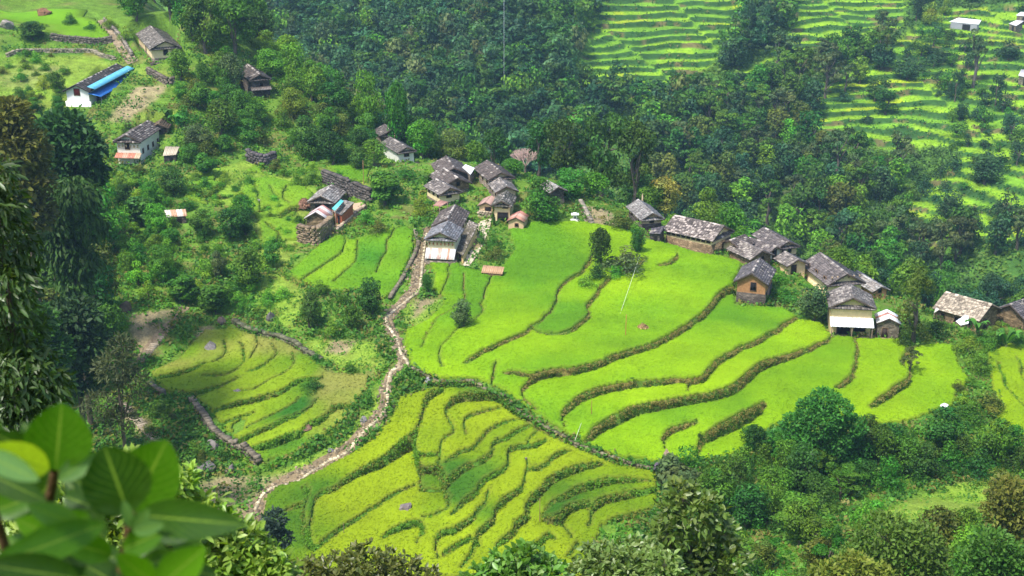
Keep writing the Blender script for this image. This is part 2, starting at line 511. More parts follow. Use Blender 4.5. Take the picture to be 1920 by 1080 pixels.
# neighbouring strips of terraces are out of step with one another
hw += (vnoise(FX + hw, FY * .2, 26, 9) > .5) * .8
q = hw / STEP
fq = q - np.floor(q)
stepf = np.clip((fq - 0.62) / 0.38, 0, 1)
stepf = stepf * stepf * (3 - 2 * stepf)
HF = HF0 * (1 - ft) + ft * (HF0 + (np.floor(q) + stepf - q) * STEP * .95)
HF += (1 - ft) * (fbm(FX, FY, 14, 33) - .5) * 4
S.far = HF
fbank = ft * np.clip((fq - .6) / .12, 0, 1)
ftype = vnoise(np.floor(q) * 37.0, FX * .6 + np.floor(q) * 11, 9, 14)

# ------------------------------------------------------------------ mesh and object helpers
def mesh_np(name, V, F, col=None, mat=None, smooth=False, uv=None):
    """F: (n,4) or (n,3) array, or a list of such arrays"""
    me = bpy.data.meshes.new(name)
    Fs = F if isinstance(F, list) else [F]
    Fs = [np.asarray(f, np.int32) for f in Fs if len(f)]
    V = np.asarray(V, np.float32)
    me.vertices.add(len(V))
    me.vertices.foreach_set("co", V.ravel())
    idx = np.concatenate([f.ravel() for f in Fs])
    tot = np.concatenate([np.full(len(f), f.shape[1], np.int32) for f in Fs])
    st = np.concatenate([[0], np.cumsum(tot)[:-1]]).astype(np.int32)
    me.loops.add(len(idx)); me.loops.foreach_set("vertex_index", idx)
    me.polygons.add(len(tot)); me.polygons.foreach_set("loop_start", st); me.polygons.foreach_set("loop_total", tot)
    if smooth:
        me.polygons.foreach_set("use_smooth", np.ones(len(tot), bool))
    me.update(calc_edges=True)
    if col is not None:
        a = me.color_attributes.new("Col", 'FLOAT_COLOR', 'POINT')
        c = np.ones((len(V), 4), np.float32); c[:, :3] = col
        a.data.foreach_set("color", c.ravel())
    if uv is not None:
        l = me.uv_layers.new(name="UVMap")
        l.data.foreach_set("uv", np.asarray(uv, np.float32)[idx].ravel())
    if mat is not None:
        me.materials.append(mat)
    return me

def tag(o, label=None, cat=None, group=None, kind=None):
    if label: o["label"] = label
    if cat: o["category"] = cat
    if group: o["group"] = group
    if kind or cat: o["kind"] = kind or "thing"
    return o

def link(name, me, parent=None, loc=(0, 0, 0)):
    o = bpy.data.objects.new(name, me)
    COL.objects.link(o)
    o.location = loc
    if parent is not None:
        o.parent = parent
    return o

def empty(name, loc, rz=0.0):
    o = bpy.data.objects.new(name, None)
    o.empty_display_size = 0.5
    COL.objects.link(o)
    o.location = loc; o.rotation_euler = (0, 0, rz)
    return o

class MB:
    """collects faces of mixed size with a colour per vertex"""
    def __init__(s):
        s.V = []; s.F4 = []; s.F3 = []; s.C = []
    def quad(s, a, b, c, d, col=(1, 1, 1)):
        n = len(s.V); s.V += [a, b, c, d]; s.C += [col] * 4; s.F4.append((n, n + 1, n + 2, n + 3))
    def tri(s, a, b, c, col=(1, 1, 1)):
        n = len(s.V); s.V += [a, b, c]; s.C += [col] * 3; s.F3.append((n, n + 1, n + 2))
    def hexa(s, p, col=(1, 1, 1)):
        """8 corners: bottom ring 0-3 (counter-clockwise), top ring 4-7"""
        n = len(s.V); s.V += [tuple(q) for q in p]; s.C += [col] * 8
        s.F4 += [(n + 3, n + 2, n + 1, n), (n + 4, n + 5, n + 6, n + 7), (n, n + 1, n + 5, n + 4), (n + 1, n + 2, n + 6, n + 5), (n + 2, n + 3, n + 7, n + 6), (n + 3, n, n + 4, n + 7)]
    def box(s, x0, x1, y0, y1, z0, z1, col=(1, 1, 1)):
        s.hexa([(x0, y0, z0), (x1, y0, z0), (x1, y1, z0), (x0, y1, z0), (x0, y0, z1), (x1, y0, z1), (x1, y1, z1), (x0, y1, z1)], col)
    def tube(s, pts, rad, seg=6, col=(1, 1, 1)):
        pts = [Vector(p) for p in pts]
        n0 = len(s.V)
        for i, p in enumerate(pts):
            d = (pts[min(i + 1, len(pts) - 1)] - pts[max(i - 1, 0)]).normalized()
            a = d.orthogonal().normalized(); b = d.cross(a)
            r = rad[i] if hasattr(rad, '__len__') else rad
            for k in range(seg):
                t = 2 * pi * k / seg
                s.V.append(tuple(p + a * cos(t) * r + b * sin(t) * r)); s.C.append(col)
        for i in range(len(pts) - 1):
            for k in range(seg):
                k2 = (k + 1) % seg
                s.F4.append((n0 + i * seg + k, n0 + i * seg + k2, n0 + (i + 1) * seg + k2, n0 + (i + 1) * seg + k))
        m = len(s.V); s.V.append(tuple(pts[-1])); s.C.append(col)
        e = n0 + (len(pts) - 1) * seg
        for k in range(seg):
            s.F3.append((e + k, e + (k + 1) % seg, m))
    def mesh(s, name, mat, smooth=False):
        return mesh_np(name, np.array(s.V), [np.array(s.F4, np.int32).reshape(-1, 4), np.array(s.F3, np.int32).reshape(-1, 3)], np.array(s.C), mat, smooth)
    def build(s, name, mat, parent=None, smooth=False):
        return link(name, s.mesh(name, mat, smooth), parent)

# ------------------------------------------------------------------ materials
class NT:
    def __init__(s, name):
        s.m = bpy.data.materials.new(name); s.m.use_nodes = True
        s.t = s.m.node_tree; s.t.nodes.clear()
        s.out = s.t.nodes.new("ShaderNodeOutputMaterial")
    def n(s, typ, **kw):
        nd = s.t.nodes.new("ShaderNode" + typ)
        for k, v in kw.items():
            if k.startswith("i_"):
                nd.inputs[int(k[2:]) if k[2:].isdigit() else k[2:].replace("_", " ")].default_value = v
            else:
                setattr(nd, k, v)
        return nd
    def l(s, a, ao, b, bi):
        s.t.links.new(a.outputs[ao], b.inputs[bi])
    def attr(s):
        return s.n("VertexColor", layer_name="Col")
    def noise(s, scale, detail=3, rough=.6, vec=None):
        nd = s.n("TexNoise"); nd.inputs["Scale"].default_value = scale; nd.inputs["Detail"].default_value = detail; nd.inputs["Roughness"].default_value = rough
        if vec is not None: s.l(*vec, nd, "Vector")
        return nd
    def ramp(s, src, so, stops):
        r = s.n("ValToRGB"); s.l(src, so, r, 0)
        el = r.color_ramp.elements
        while len(el) > 1: el.remove(el[-1])
        for k, (p, c) in enumerate(stops):
            e = el[0] if k == 0 else el.new(p)
            e.position = p; e.color = (*c, 1) if len(c) == 3 else c
        return r
    def mix(s, a, ao, b, bo, fac, mode='MIX'):
        m = s.n("MixRGB", blend_type=mode)
        if isinstance(fac, tuple): s.l(fac[0], fac[1], m, 0)
        else: m.inputs[0].default_value = fac
        for q, qo, i in ((a, ao, 1), (b, bo, 2)):
            if isinstance(q, tuple): m.inputs[i].default_value = (*q, 1)
            else: s.l(q, qo, m, i)
        return m

def mat_ground(name, nscale=.8, lo=.7, hi=1.3, bump=.5, bscale=3.0, fine=5.0):
    t = NT(name)
    co = t.n("TexCoord")
    a = t.attr()
    n1 = t.noise(nscale, 6, .7, (co, "Object"))
    r1 = t.ramp(n1, 0, [(.28, (lo,) * 3), (.72, (hi,) * 3)])
    n2 = t.noise(fine, 3, .7, (co, "Object"))
    r2 = t.ramp(n2, 0, [(.3, (lo ** .6,) * 3), (.7, (hi ** .6,) * 3)])
    m = t.mix(a, 0, r1, 0, 1.0, 'MULTIPLY'); m2 = t.mix(m, 0, r2, 0, 1.0, 'MULTIPLY')
    b = t.n("BsdfPrincipled"); b.inputs["Roughness"].default_value = .9; b.inputs["Specular IOR Level"].default_value = .15
    t.l(m2, 0, b, "Base Color")
    n3 = t.noise(bscale, 4, .7, (co, "Object"))
    bp = t.n("Bump"); bp.inputs["Strength"].default_value = bump; bp.inputs["Distance"].default_value = .4
    t.l(n3, 0, bp, "Height"); t.l(bp, 0, b, "Normal")
    t.l(b, 0, t.out, 0)
    return t.m

def mat_leaf(name, trans=.3, rough=.5, spec=.25, var=.25, hue=.03):
    """foliage: leaf colour from the mesh, a small shift of tone from plant to plant, light passing through"""
    t = NT(name)
    a = t.attr(); oi = t.n("ObjectInfo")
    hs = t.n("HueSaturation")
    mr = t.n("MapRange"); mr.inputs[3].default_value = 1 - var; mr.inputs[4].default_value = 1 + var
    t.l(oi, "Random", mr, 0); t.l(mr, 0, hs, "Value")
    ml = t.n("Math", operation='MULTIPLY'); ml.inputs[1].default_value = 7.31; t.l(oi, "Random", ml, 0)
    fr = t.n("Math", operation='FRACT'); t.l(ml, 0, fr, 0)
    mh = t.n("MapRange"); mh.inputs[3].default_value = .5 - hue; mh.inputs[4].default_value = .5 + hue
    t.l(fr, 0, mh, 0); t.l(mh, 0, hs, "Hue")
    t.l(a, 0, hs, "Color")
    b = t.n("BsdfPrincipled"); b.inputs["Roughness"].default_value = rough; b.inputs["Specular IOR Level"].default_value = spec
    t.l(hs, 0, b, "Base Color")
    tr = t.n("BsdfTranslucent")
    gy = t.mix(hs, 0, (1.5, 1.35, .35), 0, 1.0, 'MULTIPLY'); t.l(gy, 0, tr, 0)
    mx = t.n("MixShader"); mx.inputs[0].default_value = trans
    t.l(b, 0, mx, 1); t.l(tr, 0, mx, 2); t.l(mx, 0, t.out, 0)
    return t.m

def mat_col(name, rough=.8, nscale=2.0, amt=.3, bump=.2, spec=.2, metallic=0.0, stain=None):
    """colour from the mesh, weathered by noise"""
    t = NT(name)
    co = t.n("TexCoord"); a = t.attr()
    n1 = t.noise(nscale, 5, .7, (co, "Object"))
    r = t.ramp(n1, 0, [(.3, (1 - amt,) * 3), (.7, (1 + amt * .6,) * 3)])
    m = t.mix(a, 0, r, 0, 1.0, 'MULTIPLY')
    if stain:
        n4 = t.noise(stain[1], 6, .75, (co, "Object"))
        r4 = t.ramp(n4, 0, [(stain[2], (0, 0, 0)), (stain[2] + .12, (1, 1, 1))])
        m = t.mix(m, 0, stain[0], 0, (r4, 0))
    b = t.n("BsdfPrincipled"); b.inputs["Roughness"].default_value = rough; b.inputs["Specular IOR Level"].default_value = spec; b.inputs["Metallic"].default_value = metallic
    t.l(m, 0, b, "Base Color")
    bp = t.n("Bump"); bp.inputs["Strength"].default_value = bump; bp.inputs["Distance"].default_value = .1
    n3 = t.noise(nscale * 4, 3, .7, (co, "Object")); t.l(n3, 0, bp, "Height"); t.l(bp, 0, b, "Normal")
    t.l(b, 0, t.out, 0)
    return t.m

def mat_stone(name, base, scale=2.6, contrast=.45):
    """rubble masonry: flat courses of uneven stones"""
    t = NT(name)
    co = t.n("TexCoord")
    mp = t.n("Mapping"); mp.inputs["Scale"].default_value = (1, 1, 2.2); t.l(co, "Object", mp, 0)
    v = t.n("TexVoronoi"); v.inputs["Scale"].default_value = scale; t.l(mp, 0, v, "Vector")
    hs = t.n("SeparateColor"); t.l(v, "Color", hs, 0)
    r = t.ramp(hs, 0, [(0, tuple(c * (1 - contrast) for c in base)), (.6, base), (1, tuple(min(1, c * (1 + contrast)) for c in base))])
    vd = t.n("TexVoronoi", feature='DISTANCE_TO_EDGE'); vd.inputs["Scale"].default_value = scale; t.l(mp, 0, vd, "Vector")
    rd = t.ramp(vd, 0, [(0, (.45, .42, .4)), (.1, (1, 1, 1))])
    m = t.mix(r, 0, rd, 0, .8, 'MULTIPLY')
    n = t.noise(.7, 5, .7, (co, "Object"))
    rn = t.ramp(n, 0, [(.35, (.75, .75, .72)), (.7, (1.2, 1.15, 1.05))])
    m2 = t.mix(m, 0, rn, 0, 1.0, 'MULTIPLY')
    b = t.n("BsdfPrincipled"); b.inputs["Roughness"].default_value = .95; b.inputs["Specular IOR Level"].default_value = .1
    t.l(m2, 0, b, "Base Color")
    bp = t.n("Bump"); bp.inputs["Strength"].default_value = .6; bp.inputs["Distance"].default_value = .08
    t.l(rd, 0, bp, "Height"); t.l(bp, 0, b, "Normal"); t.l(b, 0, t.out, 0)
    return t.m

M_GROUND = mat_ground("ground_cover", .5, .55, 1.45, .8, 2.5, 3.5)
M_FAR = mat_ground("hillside_cover", .12, .6, 1.4, .5, .8, .9)
M_RICE = mat_ground("standing_rice", .22, .86, 1.13, .5, 5.0, 7.0)
M_LEAF = mat_leaf("foliage", .28, .55, .2, .22, .025)
M_LEAFN = mat_leaf("near_foliage", .35, .38, .45, .08, .01)
M_BARK = mat_col("bark", .9, 3.0, .4, .5)
M_SLATE = mat_col("slate", .8, 2.5, .35, .3, .25)
M_PLASTER = mat_col("limewash", .9, 1.2, .18, .15, .15, stain=((.30, .25, .17), 1.3, .60))
M_WHITE = mat_col("whitewash", .85, 1.0, .10, .1, .15, stain=((.5, .46, .42), 1.2, .66))
M_WOOD = mat_col("timber", .8, 4.0, .35, .2)
M_TIN = mat_col("tin_sheet", .45, 1.5, .15, .1, .5, stain=((.30, .13, .08), .9, .62))
M_TINC = mat_col("painted_tin", .45, 1.6, .16, .08, .5, stain=((.34, .42, .46), 1.1, .60))
M_STONE = mat_stone("rubble_stone", (.22, .19, .155))
M_STONED = mat_stone("dark_rubble_stone", (.115, .10, .09))
M_STONEB = mat_stone("brown_rubble_stone", (.25, .185, .115))
M_ROCK = mat_col("boulder_stone", .9, 1.6, .45, .7, .2)
M_STRAW = mat_col("straw", .95, 6.0, .4, .6)
M_EARTH = mat_col("mud_brick", .95, 3.0, .35, .3)

# ------------------------------------------------------------------ the setting: near terrain
def srgb(*c):
    return np.array([(x / 255) ** 2.2 for x in c])

CW = np.zeros((nx, ny, 3))
n_a = fbm(GX, GY, 9, 40)[..., None]; n_b = fbm(GX, GY, 3.5, 44)[..., None]; n_c = fbm(GX, GY, 16, 48)[..., None]
CW[:] = np.array([.08, .165, .016]) * (1 - n_a) * 1.5 + np.array([.15, .26, .024]) * n_a * .75
CW = np.where(n_b > .62, CW * .45 + np.array([.17, .14, .05]) * .55, CW)
mead = np.zeros((nx, ny), bool)
for p in MEADOW:
    mead |= in_poly(GU, GV, p) & vis & (GY < 300)
mm = blur(mead, 3)[..., None]
MC = np.array([.15, .30, .015]) * (1 - n_a) * 1.2 + np.array([.24, .27, .05]) * n_a * .9
CW = CW * (1 - mm) + MC * mm
soil = np.zeros((nx, ny), bool)
for p in SOIL:
    soil |= in_poly(GU, GV, p) & vis & (GY < 300)
ms = (blur(soil, 2) * np.clip(.35 + n_b[..., 0] * 1.1, 0, 1))[..., None]
CW = CW * (1 - ms) + (np.array([.29, .235, .125]) * (.7 + .6 * n_a)) * ms
# banks: brown dead grass along the tops, dark weeds on the faces
slope = blur(iscut, 1)
up_rice = blur(rmask['a'], 2)
bank = np.clip(slope * 1.6, 0, 1)[..., None]
BC = np.where(n_b > .56, np.array([.21, .18, .05]), np.array([.10, .19, .024]))
BC = np.where(up_rice[..., None] > .3, BC, np.where(n_b > .58, np.array([.18, .19, .035]), np.array([.085, .20, .02])))
CW = CW * (1 - bank) + BC * bank

def grid_faces(a, b, keep=None):
    i, j = np.meshgrid(np.arange(a - 1), np.arange(b - 1), indexing='ij')
    if keep is not None:
        i = i[keep]; j = j[keep]
    i = i.ravel(); j = j.ravel()
    return np.stack([i * b + j, (i + 1) * b + j, (i + 1) * b + j + 1, i * b + j + 1], -1)

VN = np.stack([GX + DX, GY + DY, HN], -1)
terr = link("terrain", mesh_np("terrain", VN.reshape(-1, 3), grid_faces(nx, ny), CW.reshape(-1, 3), M_GROUND, True))
tag(terr, kind="structure")

# far hillside across the gorge
fn = fbm(FX, FY, 18, 60)[..., None]; fn2 = fbm(FX, FY, 5, 62)[..., None]
FC = np.array([.045, .12, .018]) * (1.3 - fn * .6) + np.array([.12, .20, .02]) * np.clip(fn - .35, 0, 1)
TC = np.where(ftype[..., None] > .8, np.array([.30, .40, .014]), np.where(ftype[..., None] > .4, np.array([.21, .37, .016]), np.array([.15, .31, .018])))
TC = TC * (.75 + .5 * fn2)
FC = FC * (1 - ft[..., None]) + TC * ft[..., None]
FB = np.where(fn2 > .66, np.array([.12, .11, .04]), np.array([.03, .085, .016]))
FC = FC * (1 - fbank[..., None]) + FB * fbank[..., None]
hill = link("hillside", mesh_np("hillside", np.stack([FX, FY, HF], -1).reshape(-1, 3), grid_faces(len(fxs), len(fys)), FC.reshape(-1, 3), M_FAR, True))
tag(hill, kind="structure")

# ------------------------------------------------------------------ leaf builders
def unit(a):
    return a / np.maximum(np.linalg.norm(a, axis=-1, keepdims=True), 1e-9)

def diamonds(P, N, size, aspect, col, jit=.6, fold=.12, r=rng):
    """one folded diamond leaf per point; returns V, F, C"""
    n = len(P)
    N = unit(N + r.normal(size=(n, 3)) * jit)
    T = r.normal(size=(n, 3)); T -= (T * N).sum(-1, keepdims=True) * N; T = unit(T)
    B = np.cross(N, T)
    s = (size * (.6 + .8 * r.random(n)))[:, None]
    V = np.stack([P - T * s * .5, P + B * s * aspect * .5 + N * s * fold, P + T * s * .5, P - B * s * aspect * .5 + N * s * fold], 1)
    F = np.arange(n * 4).reshape(n, 4)
    C = np.repeat(col[:, None, :], 4, 1)
    return V.reshape(-1, 3), F, C.reshape(-1, 3)

# ------------------------------------------------------------------ rice standing in the terraces (one mass per group of fields)
RNAME = {'a': ("bright green rice filling the wide terraces below the stone village", "rice crop"),
         'b': ("yellowing rice in the narrow winding terraces below the long diagonal wall", "rice crop"),
         'c': ("rice and dry grass in the small fan of terraces left of the footpath", "rice crop"),
         'd': ("green rice in the steep strips between the stone platform and the footpath", "rice crop"),
         'e': ("yellow green rice in the terraces at the right edge below the ruined barn", "rice crop"),
         'g': ("grassy plots between low walls in the meadow left of the stony yard", "crop"),
         'h': ("small bright plot of rice just above the stony yard", "rice crop"),
         'f': ("rice on the high slope above the old stone walls by the big farmhouse", "rice crop")}
notcut_cell = (linkx[:, :-1] > 0) & (linkx[:, 1:] > 0) & (linky[:-1] > 0) & (linky[1:] > 0)
for k, m in rmask.items():
    cell = m[:-1, :-1] & m[1:, :-1] & m[:-1, 1:] & m[1:, 1:] & notcut_cell
    if k in 'cdg':      # patchy planting
        cell &= (fbm(GX, GY, 7, 70)[:-1, :-1] > {'c': .27, 'd': .2, 'g': .45}[k])
    cnt = np.zeros((nx, ny))
    cnt[:-1, :-1] += cell; cnt[1:, :-1] += cell; cnt[:-1, 1:] += cell; cnt[1:, 1:] += cell
    full = cnt == 4
    hgt = np.where(full, .40, .30) + (rng.random((nx, ny)) - .5) * .10 + (fbm(GX, GY, 4, 72) - .5) * .16
    used = cnt > 0
    idx = np.full((nx, ny), -1); idx[used] = np.arange(used.sum())
    Fq = grid_faces(nx, ny, cell)
    Fq = idx.ravel()[Fq]
    base = np.array(RICE_COL[k])
    tn = np.clip(ftone, -1.6, 1.6)[..., None]
    tn = tn * (1.7 if k in 'bc' else 1.0)
    c = base * (1 + tn * .10) + np.clip(tn, 0, 2) * np.array([.022, .006, 0]) - np.clip(-tn, 0, 2) * np.array([.03, .02, -.002])
    c = c * (.9 + .2 * fbm(GX, GY * 1.0, 12, 80)[..., None])
    st = fbm(GX * .35 + GY * .12, GY, 5, 82)[..., None]
    c = c * (.86 + .28 * st)
    if k in 'c':
        dry = np.clip((fbm(GX, GY, 10, 75) - .45) * 5, 0, 1)[..., None]
        c = c * (1 - dry * .6) + np.array([.30, .25, .07]) * dry * .6
    edge = (~full)[..., None]
    c = np.where(edge, c * .7 + np.array([.15, .15, .03]) * .3, c)
    V = (VN + np.stack([np.zeros_like(hgt), np.zeros_like(hgt), hgt], -1))[used]
    c = np.maximum(c[used], .002)
    # the crop's edges hang down to the soil
    E = np.concatenate([Fq[:, [0, 1]], Fq[:, [1, 2]], Fq[:, [2, 3]], Fq[:, [3, 0]]])
    key = np.sort(E, 1); key = key[:, 0].astype(np.int64) * len(V) + key[:, 1]
    uq, inv, ct = np.unique(key, return_inverse=True, return_counts=True)
    E = E[ct[inv] == 1]
    lo = V - np.array([0, 0, .42])
    nV = len(V)
    Sk = np.stack([E[:, 1], E[:, 0], E[:, 0] + nV, E[:, 1] + nV], -1)
    # blades standing out of the crop
    nb = int(len(Fq) * 1.3)
    fi = rng.integers(0, len(Fq), nb); bw = rng.random((nb, 2))
    A_, B_, C_, D_ = (V[Fq[fi, q]] for q in range(4))
    s_, t_ = bw[:, :1], bw[:, 1:]
    Pb = (A_ * (1 - s_) + B_ * s_) * (1 - t_) + (D_ * (1 - s_) + C_ * s_) * t_
    cb = c[Fq[fi, 0]] * ((.93 if k in 'ae' else .86) + (.15 if k in 'ae' else .28) * rng.random((nb, 1)))
    n0 = len(V) * 2
    Vb, _, _ = diamonds(Pb + np.array([0, 0, .05]), np.tile(np.array([[-.15, -.25, 1.0]]), (nb, 1)), np.full(nb, .30), .42, cb, .22 if k in 'ae' else .32, .07)
    Fb = np.arange(nb * 4).reshape(nb, 4) + n0
    o = link("rice_crop", mesh_np("rice_crop", np.concatenate([V, lo, Vb]), np.concatenate([Fq, Sk, Fb]), np.concatenate([c, c * .75, np.repeat(cb, 4, 0)]), M_RICE, True))
    tag(o, RNAME[k][0], RNAME[k][1], kind="stuff")

def tuft_field(name, P, n_per, spread, hgt, size, cols, label, cat, mat=M_LEAF, aspect=.45, upj=.9, r=rng):
    n = len(P)
    Q = np.repeat(P, n_per, 0)
    Q = Q + r.normal(size=Q.shape) * np.array([spread, spread, 0]) + np.array([0, 0, 1]) * (r.random(len(Q)) * np.repeat(hgt, n_per))[:, None]
    N = np.tile(np.array([[0, -.25, .8]]), (len(Q), 1))
    col = np.repeat(cols, n_per, 0) * (.78 + .44 * r.random((len(Q), 1)))
    V, F, C = diamonds(Q, N, np.repeat(size, n_per) if hasattr(size, '__len__') else np.full(len(Q), size), aspect, col, upj, .1, r)
    o = link(name, mesh_np(name, V, F, C, mat))
    return tag(o, label, cat, kind="stuff")

# weeds on the terrace banks
W = []
for Q in wall_pts:
    d = np.linalg.norm(np.diff(Q[:, :2], axis=0), axis=1)
    s = np.concatenate([[0], np.cumsum(d)])
    m = max(2, int(s[-1] / .10))
    t = np.sort(rng.random(m) * s[-1])
    W.append(np.stack([np.interp(t, s, Q[:, 0]), np.interp(t, s, Q[:, 1])], -1))
W = np.concatenate(W)
W = W + rng.normal(size=W.shape) * .14
def drop_at(W):
    a = [ground(W[:, 0] + a, W[:, 1] + b) for a, b in ((.5, 0), (-.5, 0), (0, .5), (0, -.5))]
    return np.maximum.reduce(a), np.minimum.reduce(a)
zh_, zl_ = drop_at(W)
W = np.concatenate([W, np.repeat(W[zh_ - zl_ > .55], 2, 0), np.repeat(W[zh_ - zl_ > 1.1], 2, 0)])
W = W + rng.normal(size=W.shape) * .10
zhi = np.maximum.reduce([ground(W[:, 0] + a, W[:, 1] + b) for a, b in ((.5, 0), (-.5, 0), (0, .5), (0, -.5))])
zlo = np.minimum.reduce([ground(W[:, 0] + a, W[:, 1] + b) for a, b in ((.5, 0), (-.5, 0), (0, .5), (0, -.5))])
hh = zhi - zlo
t = rng.random(len(W)) ** .8
thin = vnoise(W[:, 0], W[:, 1], 5.0, 90)
keep = (rng.random(len(W)) < np.clip(hh / .6, np.where(in_poly(*proj(np.stack([W[:, 0], W[:, 1], zlo], -1)), RICE['b']) | in_poly(*proj(np.stack([W[:, 0], W[:, 1], zlo], -1)), RICE['c']), .55, .14), 1.0)) & ((thin > .18) | (hh > .45))
WP = np.stack([W[:, 0], W[:, 1], zlo + t * hh], -1)[keep]
wu, wv = proj(WP)
wa = in_poly(wu, wv, RICE['a'])
pick = rng.random(len(WP)); tt = t[keep]
cdark = np.array([.105, .235, .02]); cbr = np.array([.34, .31, .075]); cbright = np.array([.14, .34, .02]); col_ = np.array([.25, .28, .04])
wn_ = vnoise(WP[:, 0], WP[:, 1], 4.0, 91)
cw = np.where(((pick < np.where(tt > .55, .75, .15)) & wa)[:, None], cbr, cdark)
cw = np.where((~wa)[:, None], np.where((wn_ > .55)[:, None], cbright, np.where((pick < .3)[:, None], col_, cdark * 1.2)), cw)
tuft_field("bank_weeds", WP, 6, .13, np.where(wa, .10, .22) + hh[keep] * .10, np.where(wa, .20, .24), cw, "weeds and dead grass along the edges of the terrace banks", "weeds", aspect=.5)

# wild ground: low bushes and herbs wherever nothing is planted
def wild_pts(poly, n, ymin=120, ymax=300, dens=None):
    u0, v0 = np.min(poly, 0); u1, v1 = np.max(poly, 0)
    u = rng.uniform(u0, u1, n); v = rng.uniform(v0, v1, n)
    k = in_poly(u, v, poly)
    P = cast(u[k], v[k], ymin=ymin, ymax=ymax)
    return P[~np.isnan(P[:, 0])]
NEARLAND = [(0, 0), (480, 0), (520, 120), (800, 220), (1000, 320), (1200, 400), (1500, 470), (1700, 560), (1920, 600), (1920, 1080), (0, 1080)]
P = wild_pts(NEARLAND, 52000, 122, 285)
pu, pv = proj(P)
bad = np.zeros(len(P), bool)
for k_, p in RICE.items():
    if k_ not in 'gh': bad |= in_poly(pu, pv, p)
for p in SOIL:
    bad |= in_poly(pu, pv, p) & (rng.random(len(P)) < .66)
PATH = [(812, 432), (798, 460), (790, 480), (783, 505), (778, 540), (752, 570), (728, 598), (738, 625), (747, 650), (754, 684), (733, 700), (724, 730), (720, 760), (706, 787), (688, 805), (662, 832), (636, 853), (600, 873), (560, 892), (520, 914), (492, 938), (475, 965), (465, 1000)]
pp = np.array(PATH, float)
dmin = np.full(len(P), 1e9)
for a, b in zip(pp[:-1], pp[1:]):
    ab = b - a
    tq = np.clip(((pu - a[0]) * ab[0] + (pv - a[1]) * ab[1]) / (ab @ ab), 0, 1)
    dmin = np.minimum(dmin, np.hypot(pu - a[0] - tq * ab[0], pv - a[1] - tq * ab[1]))
bad |= dmin < 12
P = P[~bad]; pu = pu[~bad]; pv = pv[~bad]
md = np.zeros(len(P), bool)
for p in MEADOW:
    md |= in_poly(pu, pv, p)
nn = fbm(P[:, 0], P[:, 1], 6, 95)
keep = (rng.random(len(P)) < np.where(md, np.where(nn > .55, .6, .12), np.clip(nn * 2 - .2, .25, 1)))
P = P[keep]; nn = nn[keep]; md = md[keep]
h = np.where(md, .35, .3 + 1.7 * np.clip(nn - .35, 0, 1))
pk = rng.random(len(P))
cc = np.where((nn > .5)[:, None], np.array([.065, .16, .016]), np.array([.11, .25, .02]))
cc = np.where((pk < .14)[:, None], np.array([.19, .17, .04]), cc)
cc = np.where((pk > .85)[:, None], np.array([.14, .26, .03]), cc)
cc = np.where(md[:, None] & (pk < .6)[:, None], np.array([.15, .27, .02]), cc)
tuft_field("undergrowth", P, 7, .42, h, np.where(md, .34, .52), cc, "low bushes and herbs covering the uncultivated slopes", "undergrowth", aspect=.6)

# weeds on the far terrace walls and scrub on the rest of the far hillside
kb = np.argwhere((fbank > .5) & (FV > -30) & (FV < 560) & (FU > 900) & (FU < 2000))
kb = kb[rng.random(len(kb)) < .36]
P = np.stack([FX[kb[:, 0], kb[:, 1]], FY[kb[:, 0], kb[:, 1]], HF[kb[:, 0], kb[:, 1]]], -1) + rng.normal(size=(len(kb), 3)) * np.array([.6, .3, .1])
g_ = vnoise(P[:, 0], P[:, 1], 12, 97)
P = P[g_ > .22]; g_ = g_[g_ > .22]
tuft_field("terrace_weeds", P, 3, .5, np.full(len(P), .5), .85, np.where((rng.random(len(P)) < .2)[:, None], np.array([.16, .15, .05]), np.array([.045, .125, .02])), "weeds on the walls of the far terraces", "weeds", aspect=.5)
kb = np.argwhere((ft < .35) & (FV > -30) & (FV < 600) & (FU > 900) & (FU < 2000))
kb = kb[rng.random(len(kb)) < .42]
P = np.stack([FX[kb[:, 0], kb[:, 1]], FY[kb[:, 0], kb[:, 1]], HF[kb[:, 0], kb[:, 1]]], -1) + rng.normal(size=(len(kb), 3)) * np.array([.7, .5, 0])
g_ = fbm(P[:, 0], P[:, 1], 15, 98)
tuft_field("hillside_scrub", P, 5, .8, .6 + 3 * np.clip(g_ - .4, 0, 1), 1.05, np.where((g_ > .5)[:, None], np.array([.045, .12, .02]), np.array([.09, .20, .024])), "scrub covering the far hillside between the terraces", "scrub", aspect=.6)
kb = np.argwhere((ft > .6) & (fbank < .3) & (FV > -30) & (FV < 560) & (FU > 900) & (FU < 2000))
kb = kb[rng.random(len(kb)) < .5]
P = np.stack([FX[kb[:, 0], kb[:, 1]], FY[kb[:, 0], kb[:, 1]], HF[kb[:, 0], kb[:, 1]]], -1) + rng.normal(size=(len(kb), 3)) * np.array([.6, .3, 0])
tuft_field("terrace_crop", P, 2, .4, np.full(len(P), .2), .6, TC[kb[:, 0], kb[:, 1]] * 1.05, "rice growing on the far hillside terraces", "rice crop", aspect=.5, upj=.35)

# ------------------------------------------------------------------ footpath, stone edging and retaining walls
def ground_n(x, y):
    e = .4
    zx = (ground(x + e, y) - ground(x - e, y)) / (2 * e); zy = (ground(x, y + e) - ground(x, y - e)) / (2 * e)
    return unit(np.stack([-zx, -zy, np.ones_like(zx)], -1))

